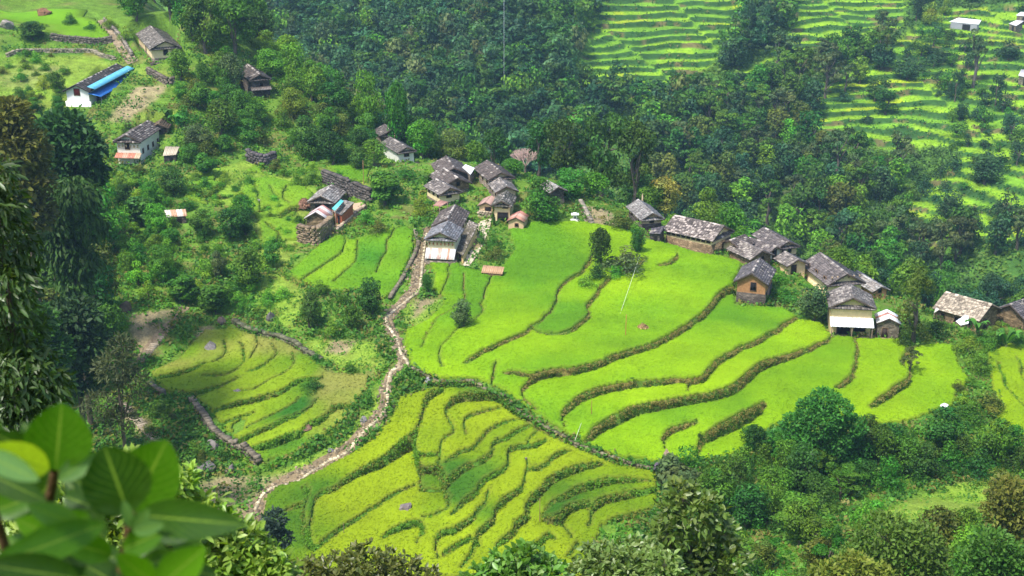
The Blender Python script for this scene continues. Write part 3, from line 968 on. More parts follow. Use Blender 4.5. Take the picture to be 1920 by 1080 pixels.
def px_line(pts, step=.5, ymin=120, ymax=300, smooth=True):
    pts = np.array(pts, float)
    P = cast(pts[:, 0], pts[:, 1], ymin=ymin, ymax=ymax)
    P = P[~np.isnan(P[:, 0])]
    n = len(P); Q = []
    for i in range(n - 1):
        p0, p1, p2, p3 = P[max(i - 1, 0)], P[i], P[i + 1], P[min(i + 2, n - 1)]
        m = max(2, int(np.linalg.norm(p2 - p1) / step))
        for t in np.linspace(0, 1, m, endpoint=False):
            Q.append(0.5 * ((2 * p1) + (-p0 + p2) * t + (2 * p0 - 5 * p1 + 4 * p2 - p3) * t * t + (-p0 + 3 * p1 - 3 * p2 + p3) * t ** 3) if smooth else p1 + (p2 - p1) * t)
    Q.append(P[-1])
    Q = np.array(Q)
    Q[:, 2] = ground(Q[:, 0], Q[:, 1])
    return Q

def ribbon(name, Q, width, mat, c0, lift=.06, nac=5):
    d = unit(np.gradient(Q[:, :2], axis=0)); nrm = np.stack([-d[:, 1], d[:, 0]], -1)
    V = []; C = []
    for i in range(len(Q)):
        w = width[i] if hasattr(width, '__len__') else width
        w = w * (.8 + .5 * vnoise(Q[i, 0], Q[i, 1], 3, 5))
        for k in range(nac):
            s = (k / (nac - 1) - .5) * w
            x, y = Q[i, :2] + nrm[i] * s
            V.append((x, y, float(ground(x, y)) + lift + .03 * random.random()))
            f = (.75 + .5 * random.random())
            C.append(tuple(c * f for c in c0))
    V = np.array(V)
    F = grid_faces(len(Q), nac)
    return link(name, mesh_np(name, V, F, np.array(C), mat))

def stones_along(Q, width, n, size, cols, seed):
    r = np.random.default_rng(seed); mb = MB()
    d = unit(np.gradient(Q[:, :2], axis=0))
    for q in range(n):
        i = int(r.integers(len(Q))); w = width[i] if hasattr(width, '__len__') else width
        s_ = r.normal() * .3 * w
        x = Q[i, 0] - d[i, 1] * s_ + r.normal() * .3; y = Q[i, 1] + d[i, 0] * s_ + r.normal() * .3
        z = float(ground(x, y)) + .10; a = r.random() * 6.28; L = size * r.uniform(.5, 1.6); m = int(r.integers(4, 7)); hh = r.uniform(.04, .14)
        c = np.array(cols[int(r.integers(len(cols)))]) * r.uniform(.7, 1.25)
        ring = [(x + cos(a + 6.283 * k / m) * L * r.uniform(.35, .6), y + sin(a + 6.283 * k / m) * L * r.uniform(.35, .6)) for k in range(m)]
        n0 = len(mb.V)
        mb.V += [(px_, py_, z - .12) for px_, py_ in ring] + [(px_, py_, z + hh + r.normal() * .015) for px_, py_ in ring] + [(x, y, z + hh + .02)]
        mb.C += [tuple(c)] * (2 * m + 1)
        for k in range(m):
            k2 = (k + 1) % m
            mb.F4.append((n0 + k, n0 + k2, n0 + m + k2, n0 + m + k)); mb.F3.append((n0 + m + k, n0 + m + k2, n0 + 2 * m))
    return mb
main = px_line(PATH, .6)
wd_ = np.interp(np.arange(len(main)) / len(main), [0, .25, .5, .7, .85, 1], [2.2, 1.7, 1.0, 1.2, 2.6, 2.4])
o = ribbon("footpath", main, wd_, M_GROUND, (.25, .19, .11))
tag(o, kind="structure")
o = stones_along(main, wd_, 1000, .38, [(.30, .235, .15), (.22, .175, .115), (.36, .29, .19), (.17, .135, .09)], 4).build("path_stones", M_ROCK)
tag(o, "loose paving stones strewn along the winding footpath", "stones", kind="stuff")
o = ribbon("footpath", px_line([(345, 575), (330, 600), (300, 630), (278, 655), (262, 680)], .6), 1.3, M_GROUND, (.28, .21, .13)); tag(o, kind="structure")
o = ribbon("footpath", px_line([(190, 38), (215, 70), (232, 95), (250, 118)], .6), 1.8, M_GROUND, (.28, .22, .14)); tag(o, kind="structure")
o = ribbon("footpath", px_line([(1084, 380), (1096, 395), (1104, 418)], .5), 1.4, M_GROUND, (.30, .25, .17)); tag(o, kind="structure")

def stone_wall(label, pts, h, th=.5, size=.42, col=(.26, .23, .19), var=.35, smooth=True, name="stone_wall", cat="stone wall", sink=.25, lean=0):
    Q = px_line(pts, size * .85, smooth=smooth)
    d = unit(np.gradient(Q[:, :2], axis=0)); nrm = np.stack([-d[:, 1], d[:, 0]], -1)
    mb = MB()
    rows = max(1, int(round((h + sink) / (size * .75))))
    for i in range(len(Q)):
        z0 = Q[i, 2] - sink
        for r in range(rows):
            rh = (h + sink) / rows
            off = .5 * (r % 2) * size * .85
            c = Q[i].copy(); c[:2] += d[i] * off
            w = size * (.42 + .14 * random.random()); t2 = th * (.46 + .14 * random.random()); hz = rh * (.5 + .1 * random.random())
            zc = z0 + rh * (r + .5) + random.uniform(-.02, .02)
            if r == rows - 1: hz *= random.uniform(.7, 1.25)
            a = np.array([d[i][0], d[i][1], 0]); b = np.array([nrm[i][0], nrm[i][1], 0])
            j = lambda: random.uniform(-.05, .05)
            P8 = []
            for sz in (-1, 1):
                for sa, sb in ((-1, -1), (1, -1), (1, 1), (-1, 1)):
                    q = np.array([c[0], c[1], zc]) + a * (sa * w + j()) + b * (sb * t2 + j()) + np.array([0, 0, sz * hz + j() * .6])
                    P8.append(tuple(q))
            f = 1 + random.uniform(-var, var)
            mb.hexa(P8, tuple(x * f for x in col))
    P0 = Q[len(Q) // 2]
    o = mb.build(name, M_ROCK)
    me = o.data
    me.transform(Matrix.Translation((-P0[0], -P0[1], -P0[2])))
    o.location = P0
    return tag(o, label, cat)

stone_wall("line of pale kerb stones along the lower side of the winding footpath",
           [(800, 440), (794, 478), (790, 520), (786, 545), (762, 566), (737, 586), (724, 603), (736, 625), (747, 645), (752, 664), (764, 685), (737, 696), (729, 715), (727, 735), (726, 760), (716, 780), (692, 803), (668, 828), (655, 846), (630, 860), (592, 882), (555, 907), (515, 915), (492, 930), (480, 955)],
           .22, .36, .42, (.54, .46, .31), .4, name="kerb", cat="kerb", sink=.12)
stone_wall("long low stone wall running diagonally down between the green and the yellow terraces",
           [(765, 690), (805, 710), (838, 720), (884, 718), (915, 734), (947, 750), (974, 773), (999, 787), (1030, 808), (1061, 822), (1082, 836), (1109, 846), (1138, 857), (1183, 873), (1223, 881)], .35, .4, .38, (.17, .155, .09), .5)
stone_wall("dark retaining wall slanting down the left edge of the small terrace fan", [(360, 757), (381, 784), (402, 815), (429, 834), (454, 848), (483, 868)], 1.0, .7, .5, (.19, .16, .12))
stone_wall("short broken wall end left of the terrace fan above the bushes", [(283, 728), (305, 742)], .8, .6, .5, (.19, .16, .12))
stone_wall("mossy wall along the upper edge of the small terrace fan", [(438, 604), (467, 620), (509, 631), (547, 643), (572, 661), (600, 676)], .6, .6, .5, (.15, .15, .09))
stone_wall("high dark retaining wall behind the house with the aqua roof strip", [(607, 342), (640, 355), (668, 367), (693, 378)], 2.4, .7, .55, (.12, .105, .095))
stone_wall("long mossy wall below the highest rice slope near the big farmhouse", [(97, 74), (120, 78), (150, 80), (180, 83), (207, 79)], 1.3, .6, .5, (.16, .14, .11))
stone_wall("second thinner wall line below the high rice slope", [(14, 106), (40, 98), (100, 98), (167, 98), (190, 106), (214, 112)], .7, .5, .5, (.30, .26, .19))
stone_wall("stone wall following the footpath down to the big farmhouse", [(197, 42), (222, 68), (238, 92), (247, 105)], 1.0, .5, .5, (.24, .21, .17))
stone_wall("wall enclosing the bare yard of the blue trimmed house", [(278, 139), (296, 149), (312, 158), (324, 158)], 1.4, .6, .5, (.17, .14, .11))
stone_wall("tall retaining wall of brown stones under the tin roofed stable", [(562, 452), (580, 456), (594, 458), (606, 450), (620, 438)], 2.9, .8, .55, (.27, .20, .13))
stone_wall("edge wall of the littered yard beside the aqua roof strip", [(632, 436), (650, 420), (668, 404), (684, 392)], .8, .5, .5, (.42, .33, .24))
stone_wall("ruined dark stone wall standing alone among bushes uphill", [(466, 301), (480, 308), (497, 312), (514, 306)], 2.2, .8, .6, (.115, .10, .105))
stone_wall("broken wall beside the stepped path at the right of the conical tree", [(1088, 385), (1096, 398), (1103, 412), (1109, 421)], 1.0, .6, .5, (.33, .29, .23))
stone_wall("low pale wall closing the paved courtyard behind the long mossy roof", [(898, 405), (912, 407), (922, 408)], 1.0, .4, .45, (.46, .38, .27), .2)
stone_wall("stone wall between the strip fields and the upper footpath", [(778, 436), (784, 460), (772, 492), (752, 530), (733, 560)], .5, .5, .5, (.2, .17, .12))

def stone_steps(label, pts, width):
    Q = px_line(pts, .42); d = unit(np.gradient(Q[:, :2], axis=0)); mb = MB(); P0 = Q[len(Q) // 2].copy()
    for i in range(len(Q)):
        a = np.array([d[i][0], d[i][1], 0]); b = np.array([-d[i][1], d[i][0], 0]); w = width * random.uniform(.38, .58); c = Q[i] - P0 + np.array([0, 0, .08])
        j = lambda: random.uniform(-.06, .06)
        P8 = [tuple(c + a * (sa * .17 + j()) + b * (sb * w + j()) + np.array([0, 0, z])) for z in (-.35, .06) for sa, sb in ((-1, -1), (1, -1), (1, 1), (-1, 1))]
        f = random.uniform(.7, 1.25); mb.hexa(P8, (.40 * f, .33 * f, .24 * f))
    o = mb.build("stone_steps", M_ROCK); o.location = P0
    return tag(o, label, "steps")
stone_steps("old stone steps climbing through the scrub at the lower left", [(228, 752), (245, 775), (270, 800), (300, 828), (322, 850)], 1.5)
stone_steps("short flight of stone steps beside the brown boulder", [(300, 632), (285, 652), (272, 670)], 1.3)

def boulder(label, u, v, w, h, col, seed, flat=1.0):
    r = np.random.default_rng(seed)
    P = cast1(u, v, ymin=100, ymax=300)
    s = depth(P) / FPX
    import bmesh
    bm = bmesh.new(); bmesh.ops.create_icosphere(bm, subdivisions=3, radius=1)
    dirs = unit(r.normal(size=(13, 3))); lim = .42 + .45 * r.random(13); col = tuple(c_ * .62 for c_ in col)
    for vv in bm.verts:
        p = np.array(vv.co)
        k = 1.0
        for dd, l in zip(dirs, lim):
            q = p @ dd
            if q > l: k = min(k, l / q)
        p = p * k * (1 + .05 * r.normal() + .3 * (vnoise(p[0] * 2 + seed * 9 + p[2], p[1] * 2 + 50, 1.0, seed) - .5))
        vv.co = Vector((p[0] * w * s * .55, p[1] * w * s * .5 * flat, p[2] * h * s * .75 + h * s * .12))
    me = bpy.data.meshes.new("boulder"); bm.to_mesh(me); bm.free()
    a = me.color_attributes.new("Col", 'FLOAT_COLOR', 'POINT')
    for i in range(len(me.vertices)):
        f = .8 + .4 * r.random(); a.data[i].color = (col[0] * f, col[1] * f, col[2] * f, 1)
    me.materials.append(M_ROCK)
    o = link("boulder", me, None, P); o.rotation_euler = (0, 0, r.random() * 6)
    return tag(o, label, "boulder")
boulder("flat grey rock slab lying in a yellow terrace below the wall", 763, 954, 40, 18, (.33, .27, .26), 1)
boulder("long pale rock slab in the upper left of the terrace fan", 395, 655, 30, 26, (.33, .30, .28), 2)
boulder("rounded boulder above the long pale rock slab", 417, 606, 24, 18, (.26, .2, .16), 3)
boulder("small grey rock on a bank in the middle of the terrace fan", 444, 736, 15, 12, (.36, .31, .33), 4)
boulder("purple grey boulder under the right end of the diagonal wall", 1233, 886, 20, 26, (.22, .17, .24), 5)
boulder("pale pinkish boulder just above the purple grey one", 1249, 858, 18, 20, (.5, .36, .27), 6)
boulder("white speckled rocks lying where the path meets the terrace fan", 398, 838, 24, 16, (.38, .34, .31), 7)
boulder("boulder with a bush beside it at the foot of the terrace fan", 432, 884, 20, 18, (.3, .26, .24), 8)
boulder("pair of grey stones on the grass left of the footpath", 385, 880, 34, 20, (.3, .28, .27), 9)
boulder("brown boulder in the scrub by the left stone steps", 238, 582, 34, 22, (.24, .17, .11), 10)
boulder("tiny pinkish stone between two narrow yellow terraces", 986, 864, 9, 11, (.42, .34, .4), 11)
boulder("white rock at the start of the diagonal wall", 803, 716, 18, 12, (.45, .42, .45), 12)
boulder("grey stone on the bank beside the footpath bend", 682, 788, 14, 12, (.36, .34, .34), 13)
boulder("reddish earth and stones slipped from the bank in the terrace fan", 577, 806, 40, 18, (.3, .18, .13), 14)
boulder("whitish rock in the meadow above the roof with the aqua strip", 484, 378, 12, 7, (.5, .47, .45), 15)
boulder("dark leaning rock in the grass above the terrace fan", 508, 598, 20, 22, (.26, .24, .23), 16)
boulder("low grey rock by the path where the steps climb", 620, 846, 18, 9, (.3, .28, .3), 17)
boulder("red brown bare earth lump on the high rice slope", 80, 30, 34, 26, (.32, .17, .09), 18)
boulder("pale boulder pile at the far left below the high rice", 14, 52, 32, 20, (.5, .44, .38), 19)

# ------------------------------------------------------------------ houses
def slate_roof(mb, p0, p1, p2, p3, dark=(.105, .088, .084), light=(.42, .37, .33), pl=.14, r=None, cw=.42, ch=.33, thick=.05):
    """courses of rough slabs on the slope p0 (eave start) p1 (eave end) p2 (ridge end) p3 (ridge start)"""
    p0, p1, p2, p3 = [np.array(p, float) for p in (p0, p1, p2, p3)]
    L = max(np.linalg.norm(p1 - p0), .1); H = max(np.linalg.norm(p3 - p0), .1)
    rows = max(2, int(H / ch)); colsn = max(2, int(L / cw))
    nrm = unit(np.cross(p1 - p0, p3 - p0))
    if nrm[2] < 0: nrm = -nrm
    seed = r.integers(1000)
    # under-layer
    b = [p0 - nrm * .10, p1 - nrm * .10, p2 - nrm * .10, p3 - nrm * .10, p0 - nrm * .02, p1 - nrm * .02, p2 - nrm * .02, p3 - nrm * .02]
    mb.hexa([tuple(q) for q in b], tuple(c * .6 for c in dark))
    for i in range(rows):
        t0 = i / rows - .01; t1 = min(1.0, (i + 1) / rows + .35 / rows)
        cuts = np.sort(np.clip((np.arange(colsn + 1) + r.uniform(-.3, .3, colsn + 1)) / colsn, -.01, 1.01)); cuts[0] = -.01; cuts[-1] = 1.01
        for k in range(colsn):
            s0, s1 = cuts[k] + .002, cuts[k + 1] - .002
            if s1 - s0 < .2 / colsn: continue
            j0 = r.uniform(-.06, .06) / rows
            def pt(s, t): return (p0 * (1 - s) + p1 * s) * (1 - t) + (p3 * (1 - s) + p2 * s) * t
            lo = nrm * (.05 + .04 * r.random()); hi = nrm * (.0 + .01 * r.random())
            a, b_, c, d = pt(s0, t0 + j0) + lo, pt(s1, t0 + j0 + r.uniform(-.05, .05) / rows) + lo, pt(s1, t1) + hi, pt(s0, t1) + hi
            wv_ = vnoise(s0 * L + seed, t0 * H, 1.6, 3)
            f = r.random()
            if f < pl * (2.0 * wv_): col = np.array(light) * r.uniform(.35, 1.0)
            else: col = np.array(dark) * r.uniform(.65, 1.5)
            dn = -nrm * thick
            mb.hexa([tuple(a + dn), tuple(b_ + dn), tuple(c + dn), tuple(d + dn), tuple(a), tuple(b_), tuple(c), tuple(d)], tuple(col))

def tin_roof(mb, p0, p1, p2, p3, col=(.75, .76, .78), stripes=None, r=None, rib=.28):
    """ribbed sheets laid down the slope"""
    p0, p1, p2, p3 = [np.array(p, float) for p in (p0, p1, p2, p3)]
    L = np.linalg.norm(p1 - p0)
    n = max(4, int(L / rib))
    nrm = unit(np.cross(p1 - p0, p3 - p0))
    if nrm[2] < 0: nrm = -nrm
    for k in range(n):
        s0, s1 = k / n, (k + 1) / n
        h0 = nrm * (.05 if k % 2 else 0); h1 = nrm * (0 if k % 2 else .05)
        a, b, c, d = p0 + (p1 - p0) * s0 + h0, p0 + (p1 - p0) * s1 + h1, p3 + (p2 - p3) * s1 + h1, p3 + (p2 - p3) * s0 + h0
        cc = np.array(col)
        if stripes is not None:
            st = stripes[int(k * len(stripes) / n) % len(stripes)]
            cc = np.array(st)
        cc = cc * r.uniform(.93, 1.05)
        dn = -nrm * .03
        mb.hexa([tuple(a + dn), tuple(b + dn), tuple(c + dn), tuple(d + dn), tuple(a), tuple(b), tuple(c), tuple(d)], tuple(cc))

def window(root, x, z, w, h, y=0.0, side='f', shutter=(.10, .05, .03), open_=True, xw=None, frame=(.16, .10, .06)):
    """front (side f, on plane y) or a long wall (side l or r, on plane x = xw, x is then the distance along)"""
    def tf(a, d, zz):
        if side == 'f': return (a, y - d, zz)
        if side == 'l': return (xw - d, a, zz)
        return (xw + d, a, zz)
    def bx(mb, a0, a1, d0, d1, z0, z1, c):
        P8 = [tf(a0, d1, z0), tf(a1, d1, z0), tf(a1, d0, z0), tf(a0, d0, z0), tf(a0, d1, z1), tf(a1, d1, z1), tf(a1, d0, z1), tf(a0, d0, z1)]
        mb.hexa(P8, c)
    mb = MB(); f = .10
    for a0, a1, z0, z1 in ((x - w / 2 - f, x - w / 2, z - f, z + h + f), (x + w / 2, x + w / 2 + f, z - f, z + h + f), (x - w / 2, x + w / 2, z + h, z + h + f), (x - w / 2, x + w / 2, z - f, z)):
        bx(mb, a0, a1, -.05, .06, z0, z1, frame)
    o = mb.build("window", M_WOOD, root)
    mb = MB()
    bx(mb, x - w / 2, x + w / 2, -.04, .015, z, z + h, (.012, .011, .011) if open_ else shutter)  # open windows: a near-black panel stands in for the unlit room
    mb.build("shutter" if not open_ else "dark_panel", M_WOOD, o)
    return o

def door(root, x, w, h, y=0.0, z=0.0, col=(.07, .045, .03), side='f', xw=None):
    def tf(a, d, zz):
        if side == 'f': return (a, y - d, zz)
        if side == 'l': return (xw - d, a, zz)
        return (xw + d, a, zz)
    def bx(mb, a0, a1, d0, d1, z0, z1, c):
        mb.hexa([tf(a0, d1, z0), tf(a1, d1, z0), tf(a1, d0, z0), tf(a0, d0, z0), tf(a0, d1, z1), tf(a1, d1, z1), tf(a1, d0, z1), tf(a0, d0, z1)], c)
    mb = MB()
    bx(mb, x - w / 2, x + w / 2, -.05, .02, z, z + h, col)
    o = mb.build("door", M_WOOD, root)
    mb = MB()
    for a0, a1, z0, z1 in ((x - w / 2 - .1, x - w / 2, z, z + h + .1), (x + w / 2, x + w / 2 + .1, z, z + h + .1), (x - w / 2, x + w / 2, z + h, z + h + .1)):
        bx(mb, a0, a1, -.05, .07, z0, z1, (.15, .1, .06))
    mb.build("frame", M_WOOD, o)
    return o

HOUSES = []
def house(name, label, apF, apB, eL, eR, base, seed, wall=M_PLASTER, wcol=(0.67, 0.53, 0.34), stone=M_STONE, found=.35, dark=(.115, .093, .083), light=(.42, .37, .33), pl=.14,
          W=None, L=None, H=None, A=None, yaw=None, pent=True, oh=.45, cat="house", gablecol=None, feats=(), Lmax=19, roof='slate', down=2.2, stripes=None, tincol=(.75, .76, .78), gable_wall=None, force=False, sc=1.06):
    r = np.random.default_rng(seed)
    P0, PF, ax, L_, W_, H_, A_ = fit_gable(apF, apB, eL, eR, base)
    fit = (round(L_, 1), round(W_, 1), round(H_, 1), round(A_, 1), round(math.degrees(math.atan2(ax[0], ax[1]))))
    if not force: W = L = H = A = yaw = None
    L = L or min(max(L_, 3.0), Lmax); W = W or min(max(W_ - 2 * oh * .7, 2.2), 8.0)
    H = H or min(max(H_ + .3, 1.4), 5.5); A = A or min(max(A_ - .05, H + .24 * W), H + .45 * W)
    if yaw is not None: ax = np.array([sin(radians(yaw)), cos(radians(yaw)), 0])
    HOUSES.append((label[:40], fit, tuple(round(float(q), 1) for q in (L, W, H, A)), tuple(np.round(P0, 1))))
    L = max(L - 2 * oh * .6, 3.2)
    loc = (P0[0] + ax[0] * oh * .6, P0[1] + ax[1] * oh * .6, P0[2])
    rz = math.atan2(-ax[0], ax[1])
    root = empty(name, loc, rz)
    root.scale = (sc, sc, sc)
    tag(root, label, cat)
    hw = W / 2; zf = H * found
    slope = (A - H) / hw
    # stone lower storey
    if found > 0:
        mb = MB(); mb.box(-hw - .04, hw + .04, -.04, L + .04, -down, zf, wcol)
        mb.build("foundation", stone, root)
    # upper walls with their gables
    mb = MB()
    zb = zf if found > 0 else -down
    for a, b in (((-hw, 0), (hw, 0)), ((hw, 0), (hw, L)), ((hw, L), (-hw, L)), ((-hw, L), (-hw, 0))):
        mb.quad((a[0], a[1], zb), (b[0], b[1], zb), (b[0], b[1], H), (a[0], a[1], H), wcol)
    mb.build("wall", wall, root)
    gc = gablecol or wcol
    for yy, sgn in ((0, 1), (L, -1)):
        mb = MB()
        n = 8
        for k in range(n):
            x0 = -hw + W * k / n; x1 = -hw + W * (k + 1) / n
            q = [(x0, yy, H), (x1, yy, H), (x1, yy, A - slope * abs(x1)), (x0, yy, A - slope * abs(x0))]
            mb.quad(*(q if sgn > 0 else q[::-1]), gc)
        mb.build("gable", gable_wall or wall, root)
    # roof
    mb = MB()
    ze = H - slope * oh
    sag = .0
    for s in (-1, 1):
        q = [(s * (hw + oh), -oh, ze + .08), (s * (hw + oh), L + oh, ze + .08), (s * .02, L + oh, A + .10), (s * .02, -oh, A + .10)]
        if roof == 'slate': slate_roof(mb, *q, dark, light, pl, r)
        else: tin_roof(mb, *q, tincol, stripes, r)
    rf = mb.build("roof", M_SLATE if roof == 'slate' else M_TIN, root)
    if roof == 'slate':
        mb = MB(); y = -oh
        while y < L + oh - .1:
            l = .5 + .3 * r.random(); y1 = min(y + l, L + oh)
            c = np.array(light if r.random() < .35 else dark) * r.uniform(.7, 1.3)
            z = A + .10 + .05 * r.random()
            mb.hexa([(-.24, y, z - .12), (.24, y, z - .12), (.24, y1, z - .12), (-.24, y1, z - .12), (-.1, y, z + .05), (.1, y, z + .05), (.1, y1, z + .05), (-.1, y1, z + .05)], tuple(c))
            y = y1 + .02
        mb.build("ridge", M_SLATE, rf)
    # rafters' barge boards
    mb = MB()
    for s in (-1, 1):
        x1 = s * (hw + oh); y = -oh - .05
        mb.hexa([(0, y, A - .14), (x1, y, ze - .16), (x1, y + .06, ze - .16), (0, y + .06, A - .14), (0, y, A + .03), (x1, y, ze + .02), (x1, y + .06, ze + .02), (0, y + .06, A + .03)], (.09, .065, .05))
    mb.build("barge_board", M_WOOD, rf)
    if pent:   # little skirt of slates across the gable
        mb = MB(); d = .55
        slate_roof(mb, (-hw - .3, -d, H - .28), (hw + .3, -d, H - .28), (hw + .1, .03, H + .12), (-hw - .1, .03, H + .12), tuple(c * .8 for c in dark), light, pl * .5, r)
        mb.build("pent_roof", M_SLATE, root)
    for f in feats:
        k = f[0]
        if k == 'win': window(root, f[1] * hw, f[2], f[3], f[4], side='f', open_=f[5] if len(f) > 5 else True, shutter=f[6] if len(f) > 6 else (.1, .05, .03))
        elif k == 'door': door(root, f[1] * hw, f[2], f[3], z=f[4] if len(f) > 4 else 0, col=f[5] if len(f) > 5 else (.05, .035, .03))
        elif k in ('winl', 'winr'):
            n, z, w, h = f[1:5]
            for i in range(n):
                window(root, L * (i + .5) / n, z, w, h, side=k[-1], xw=(-hw if k == 'winl' else hw), open_=True)
        elif k == 'doorl': door(root, L * f[1], f[2], f[3], z=f[4], side='l', xw=-hw)
        elif k == 'doorr': door(root, L * f[1], f[2], f[3], z=f[4], side='r', xw=hw)
        elif k == 'lean':      # lean-to roof across the front: z top, z low, depth, colour, stripes, posts, material
            zt, zl, dp, c, st, posts = f[1:7]
            mb = MB(); tin_roof(mb, (-hw - .2, -dp, zl), (hw + .2, -dp, zl), (hw + .2, -.02, zt), (-hw - .2, -.02, zt), c, st, r)
            lr = mb.build("porch_roof", M_TIN, root)
            if posts:
                for i in range(posts):
                    mb = MB(); x = -hw + W * i / (posts - 1)
                    mb.box(x - .06, x + .06, -dp + .1, -dp + .22, -down * .5, zl - .02, (.2, .15, .1)); mb.build("post", M_WOOD, root)
        elif k == 'leanside':  # roof along the right side
            zt, zl, dp, c, posts, y0, y1 = f[1:8]
            mb = MB(); tin_roof(mb, (hw + dp, y1 * L, zl), (hw + dp, y0 * L, zl), (hw - .05, y0 * L, zt), (hw - .05, y1 * L, zt), c, None, r)
            mb.build("porch_roof", M_TINC, root)
            for i in range(posts):
                mb = MB(); y = L * (y0 + (y1 - y0) * (i + .3) / posts)
                mb.box(hw + dp - .25, hw + dp - .12, y - .06, y + .06, -down * .5, zl + .02, (.22, .2, .22)); mb.build("post", M_WOOD, root)
        elif k == 'plinth':
            mb = MB(); mb.box(-hw - f[1], hw + f[1], -f[2], .2, -down - .5, f[3]); mb.build("plinth", f[4], root)
        elif k == 'corbel':
            n = f[1]
            for i in range(n):
                mb = MB(); x = -hw + W * (i + .5) / n
                mb.box(x - .09, x + .09, -.16, -.005, f[2], f[2] + .38, f[3]); mb.build("bracket", M_WOOD, root)
    return root

DK = (.105, .09, .087); PALE = (.23, .21, .20)
H1 = house("farmhouse", "big stone farmhouse with hipped slate roof at the top of the village path", (312, 82), (283, 52), (283, 95), (338, 92), (312, 112), 1, wcol=(0.77, 0.60, 0.36), found=.15, pl=.30, dark=(.13, .115, .10), L=11, W=6.6, H=2.7, A=4.9, yaw=-33,
      feats=[('win', 0, .9, .7, .9), ('plinth', .5, 1.2, -.3, M_STONED), ('doorl', .4, .9, 1.6, .2)])
H2 = house("school_house", "long white house with bright blue porch roofs and posts", (147, 165), (221, 127), (124, 171), (170, 177), (147, 200), 2, wall=M_WHITE, wcol=(0.80, 0.79, 0.76), found=0, pl=.10, dark=(.085, .075, .07), pent=False, L=14.5, W=4.9, H=3.7, A=5.3, yaw=38,
      feats=[('win', -.05, 2.0, .95, 1.1, False, (.22, .03, .02)), ('leanside', 3.6, 3.15, 1.35, (.11, .44, .62), 0, -.02, 1.03), ('leanside', 2.4, 1.85, 2.3, (.03, .20, .62), 9, -.02, 1.03),
             ('doorr', .2, .9, 1.7, 0), ('doorr', .5, .9, 1.7, 0), ('doorr', .8, .9, 1.7, 0), ('plinth', .25, .25, .9, M_WHITE)])
H3 = house("house", "small whitewashed house with a rusty tin awning among trees on the upper slope", (243, 262), (277, 240), (223, 271), (266, 275), (243, 308), 3, sc=1.18, wall=M_WHITE, wcol=(0.74, 0.71, 0.62), found=0, pl=.30, L=7, H=3.4, A=4.9, W=4.8, yaw=24,
      feats=[('win', -.1, 2.3, .6, .8), ('lean', 1.7, 1.15, 1.1, (.55, .2, .12), [(.52, .2, .12), (.58, .32, .22), (.50, .2, .13), (.55, .4, .26)], 0), ('corbel', 6, 2.6, (.5, .42, .25)), ('winr', 4, 1.5, .45, .6)])
H4 = house("hay_barn", "small thatched barn with an open dark front behind the whitewashed house", (298, 233), (306, 222), (283, 243), (316, 243), (300, 258), 4, wall=M_EARTH, wcol=(0.26, 0.20, 0.15), found=0, roof='slate', dark=(.14, .10, .065), light=(.2, .15, .1), pl=.1, pent=False, W=4.2, L=5, H=1.7, A=2.9, yaw=10, cat="barn",
      feats=[('door', .35, 1.4, 1.6)])  # dark door panel stands in for the shade of the open front
H5 = house("farmhouse", "dark stone farmhouse half hidden by trees on the wooded ridge", (483, 143), (461, 125), (470, 152), (508, 153), (490, 182), 5, wall=M_STONED, wcol=(0.20, 0.17, 0.14), found=.5, stone=M_STONED, dark=(.10, .083, .073), pl=.06, W=4.6, L=8, H=3.4, A=5.0, yaw=-35,
      feats=[('win', .1, 1.9, .6, .8), ('lean', 2.0, 1.5, 1.3, (.13, .105, .09), [(.12, .1, .085), (.16, .13, .11)], 0)])
H6 = house("house", "white fronted slate house below its twin on the wooded knoll", (762, 277), (733, 260), (745, 288), (778, 287), (763, 303), 6, wall=M_WHITE, wcol=(0.70, 0.69, 0.66), found=0, pl=.18, dark=(.13, .115, .105), W=4.4, L=8.5, H=2.3, A=3.9, yaw=-38,
      feats=[('win', .05, .9, .8, 1.0), ('plinth', .6, 1.4, -.3, M_STONED)])
H7 = house("house", "slate house with bare gable just uphill of the white fronted one", (726, 246), (715, 236), (713, 258), (751, 255), (734, 276), 7, wall=M_STONE, wcol=(0.40, 0.35, 0.28), found=.5, pl=.12, dark=(.12, .105, .10), W=4.8, L=5.5, H=2.6, A=4.0, yaw=-28, feats=[('win', 0, 1.4, .6, .7)])
H8 = house("house", "front house of the left trio of stacked slate roofs, with pale gable", (839, 353), (813, 338), (822, 370), (862, 360), (845, 384), 8, wcol=(0.79, 0.64, 0.38), found=.2, pl=.42, dark=(.15, .13, .12), W=4.8, L=6.5, H=2.7, A=4.2, yaw=-30,
      feats=[('win', -.1, 1.2, .8, 1.0), ('winl', 3, 1.2, .5, .6), ('corbel', 4, 1.9, (.5, .42, .3))])
H9 = house("house", "middle house of the left trio of stacked slate roofs", (858, 339), (832, 321), (828, 352), (877, 347), (858, 364), 9, wall=M_STONEB, wcol=(0.20, 0.15, 0.10), found=.4, stone=M_STONED, pl=.14, W=5.4, L=6.5, H=2.6, A=4.4, yaw=-28, pent=False, feats=[('win', .1, 1.3, .6, .7)])
H10 = house("house", "rear house of the left trio of stacked slate roofs, pale ridge line", (852, 322), (838, 302), (819, 332), (872, 330), (852, 346), 10, wall=M_STONED, wcol=(0.20, 0.17, 0.14), found=.5, stone=M_STONED, pl=.10, W=6.4, L=7.5, H=2.6, A=4.6, yaw=-22, pent=False, feats=[('win', .1, 1.3, .6, .7)])
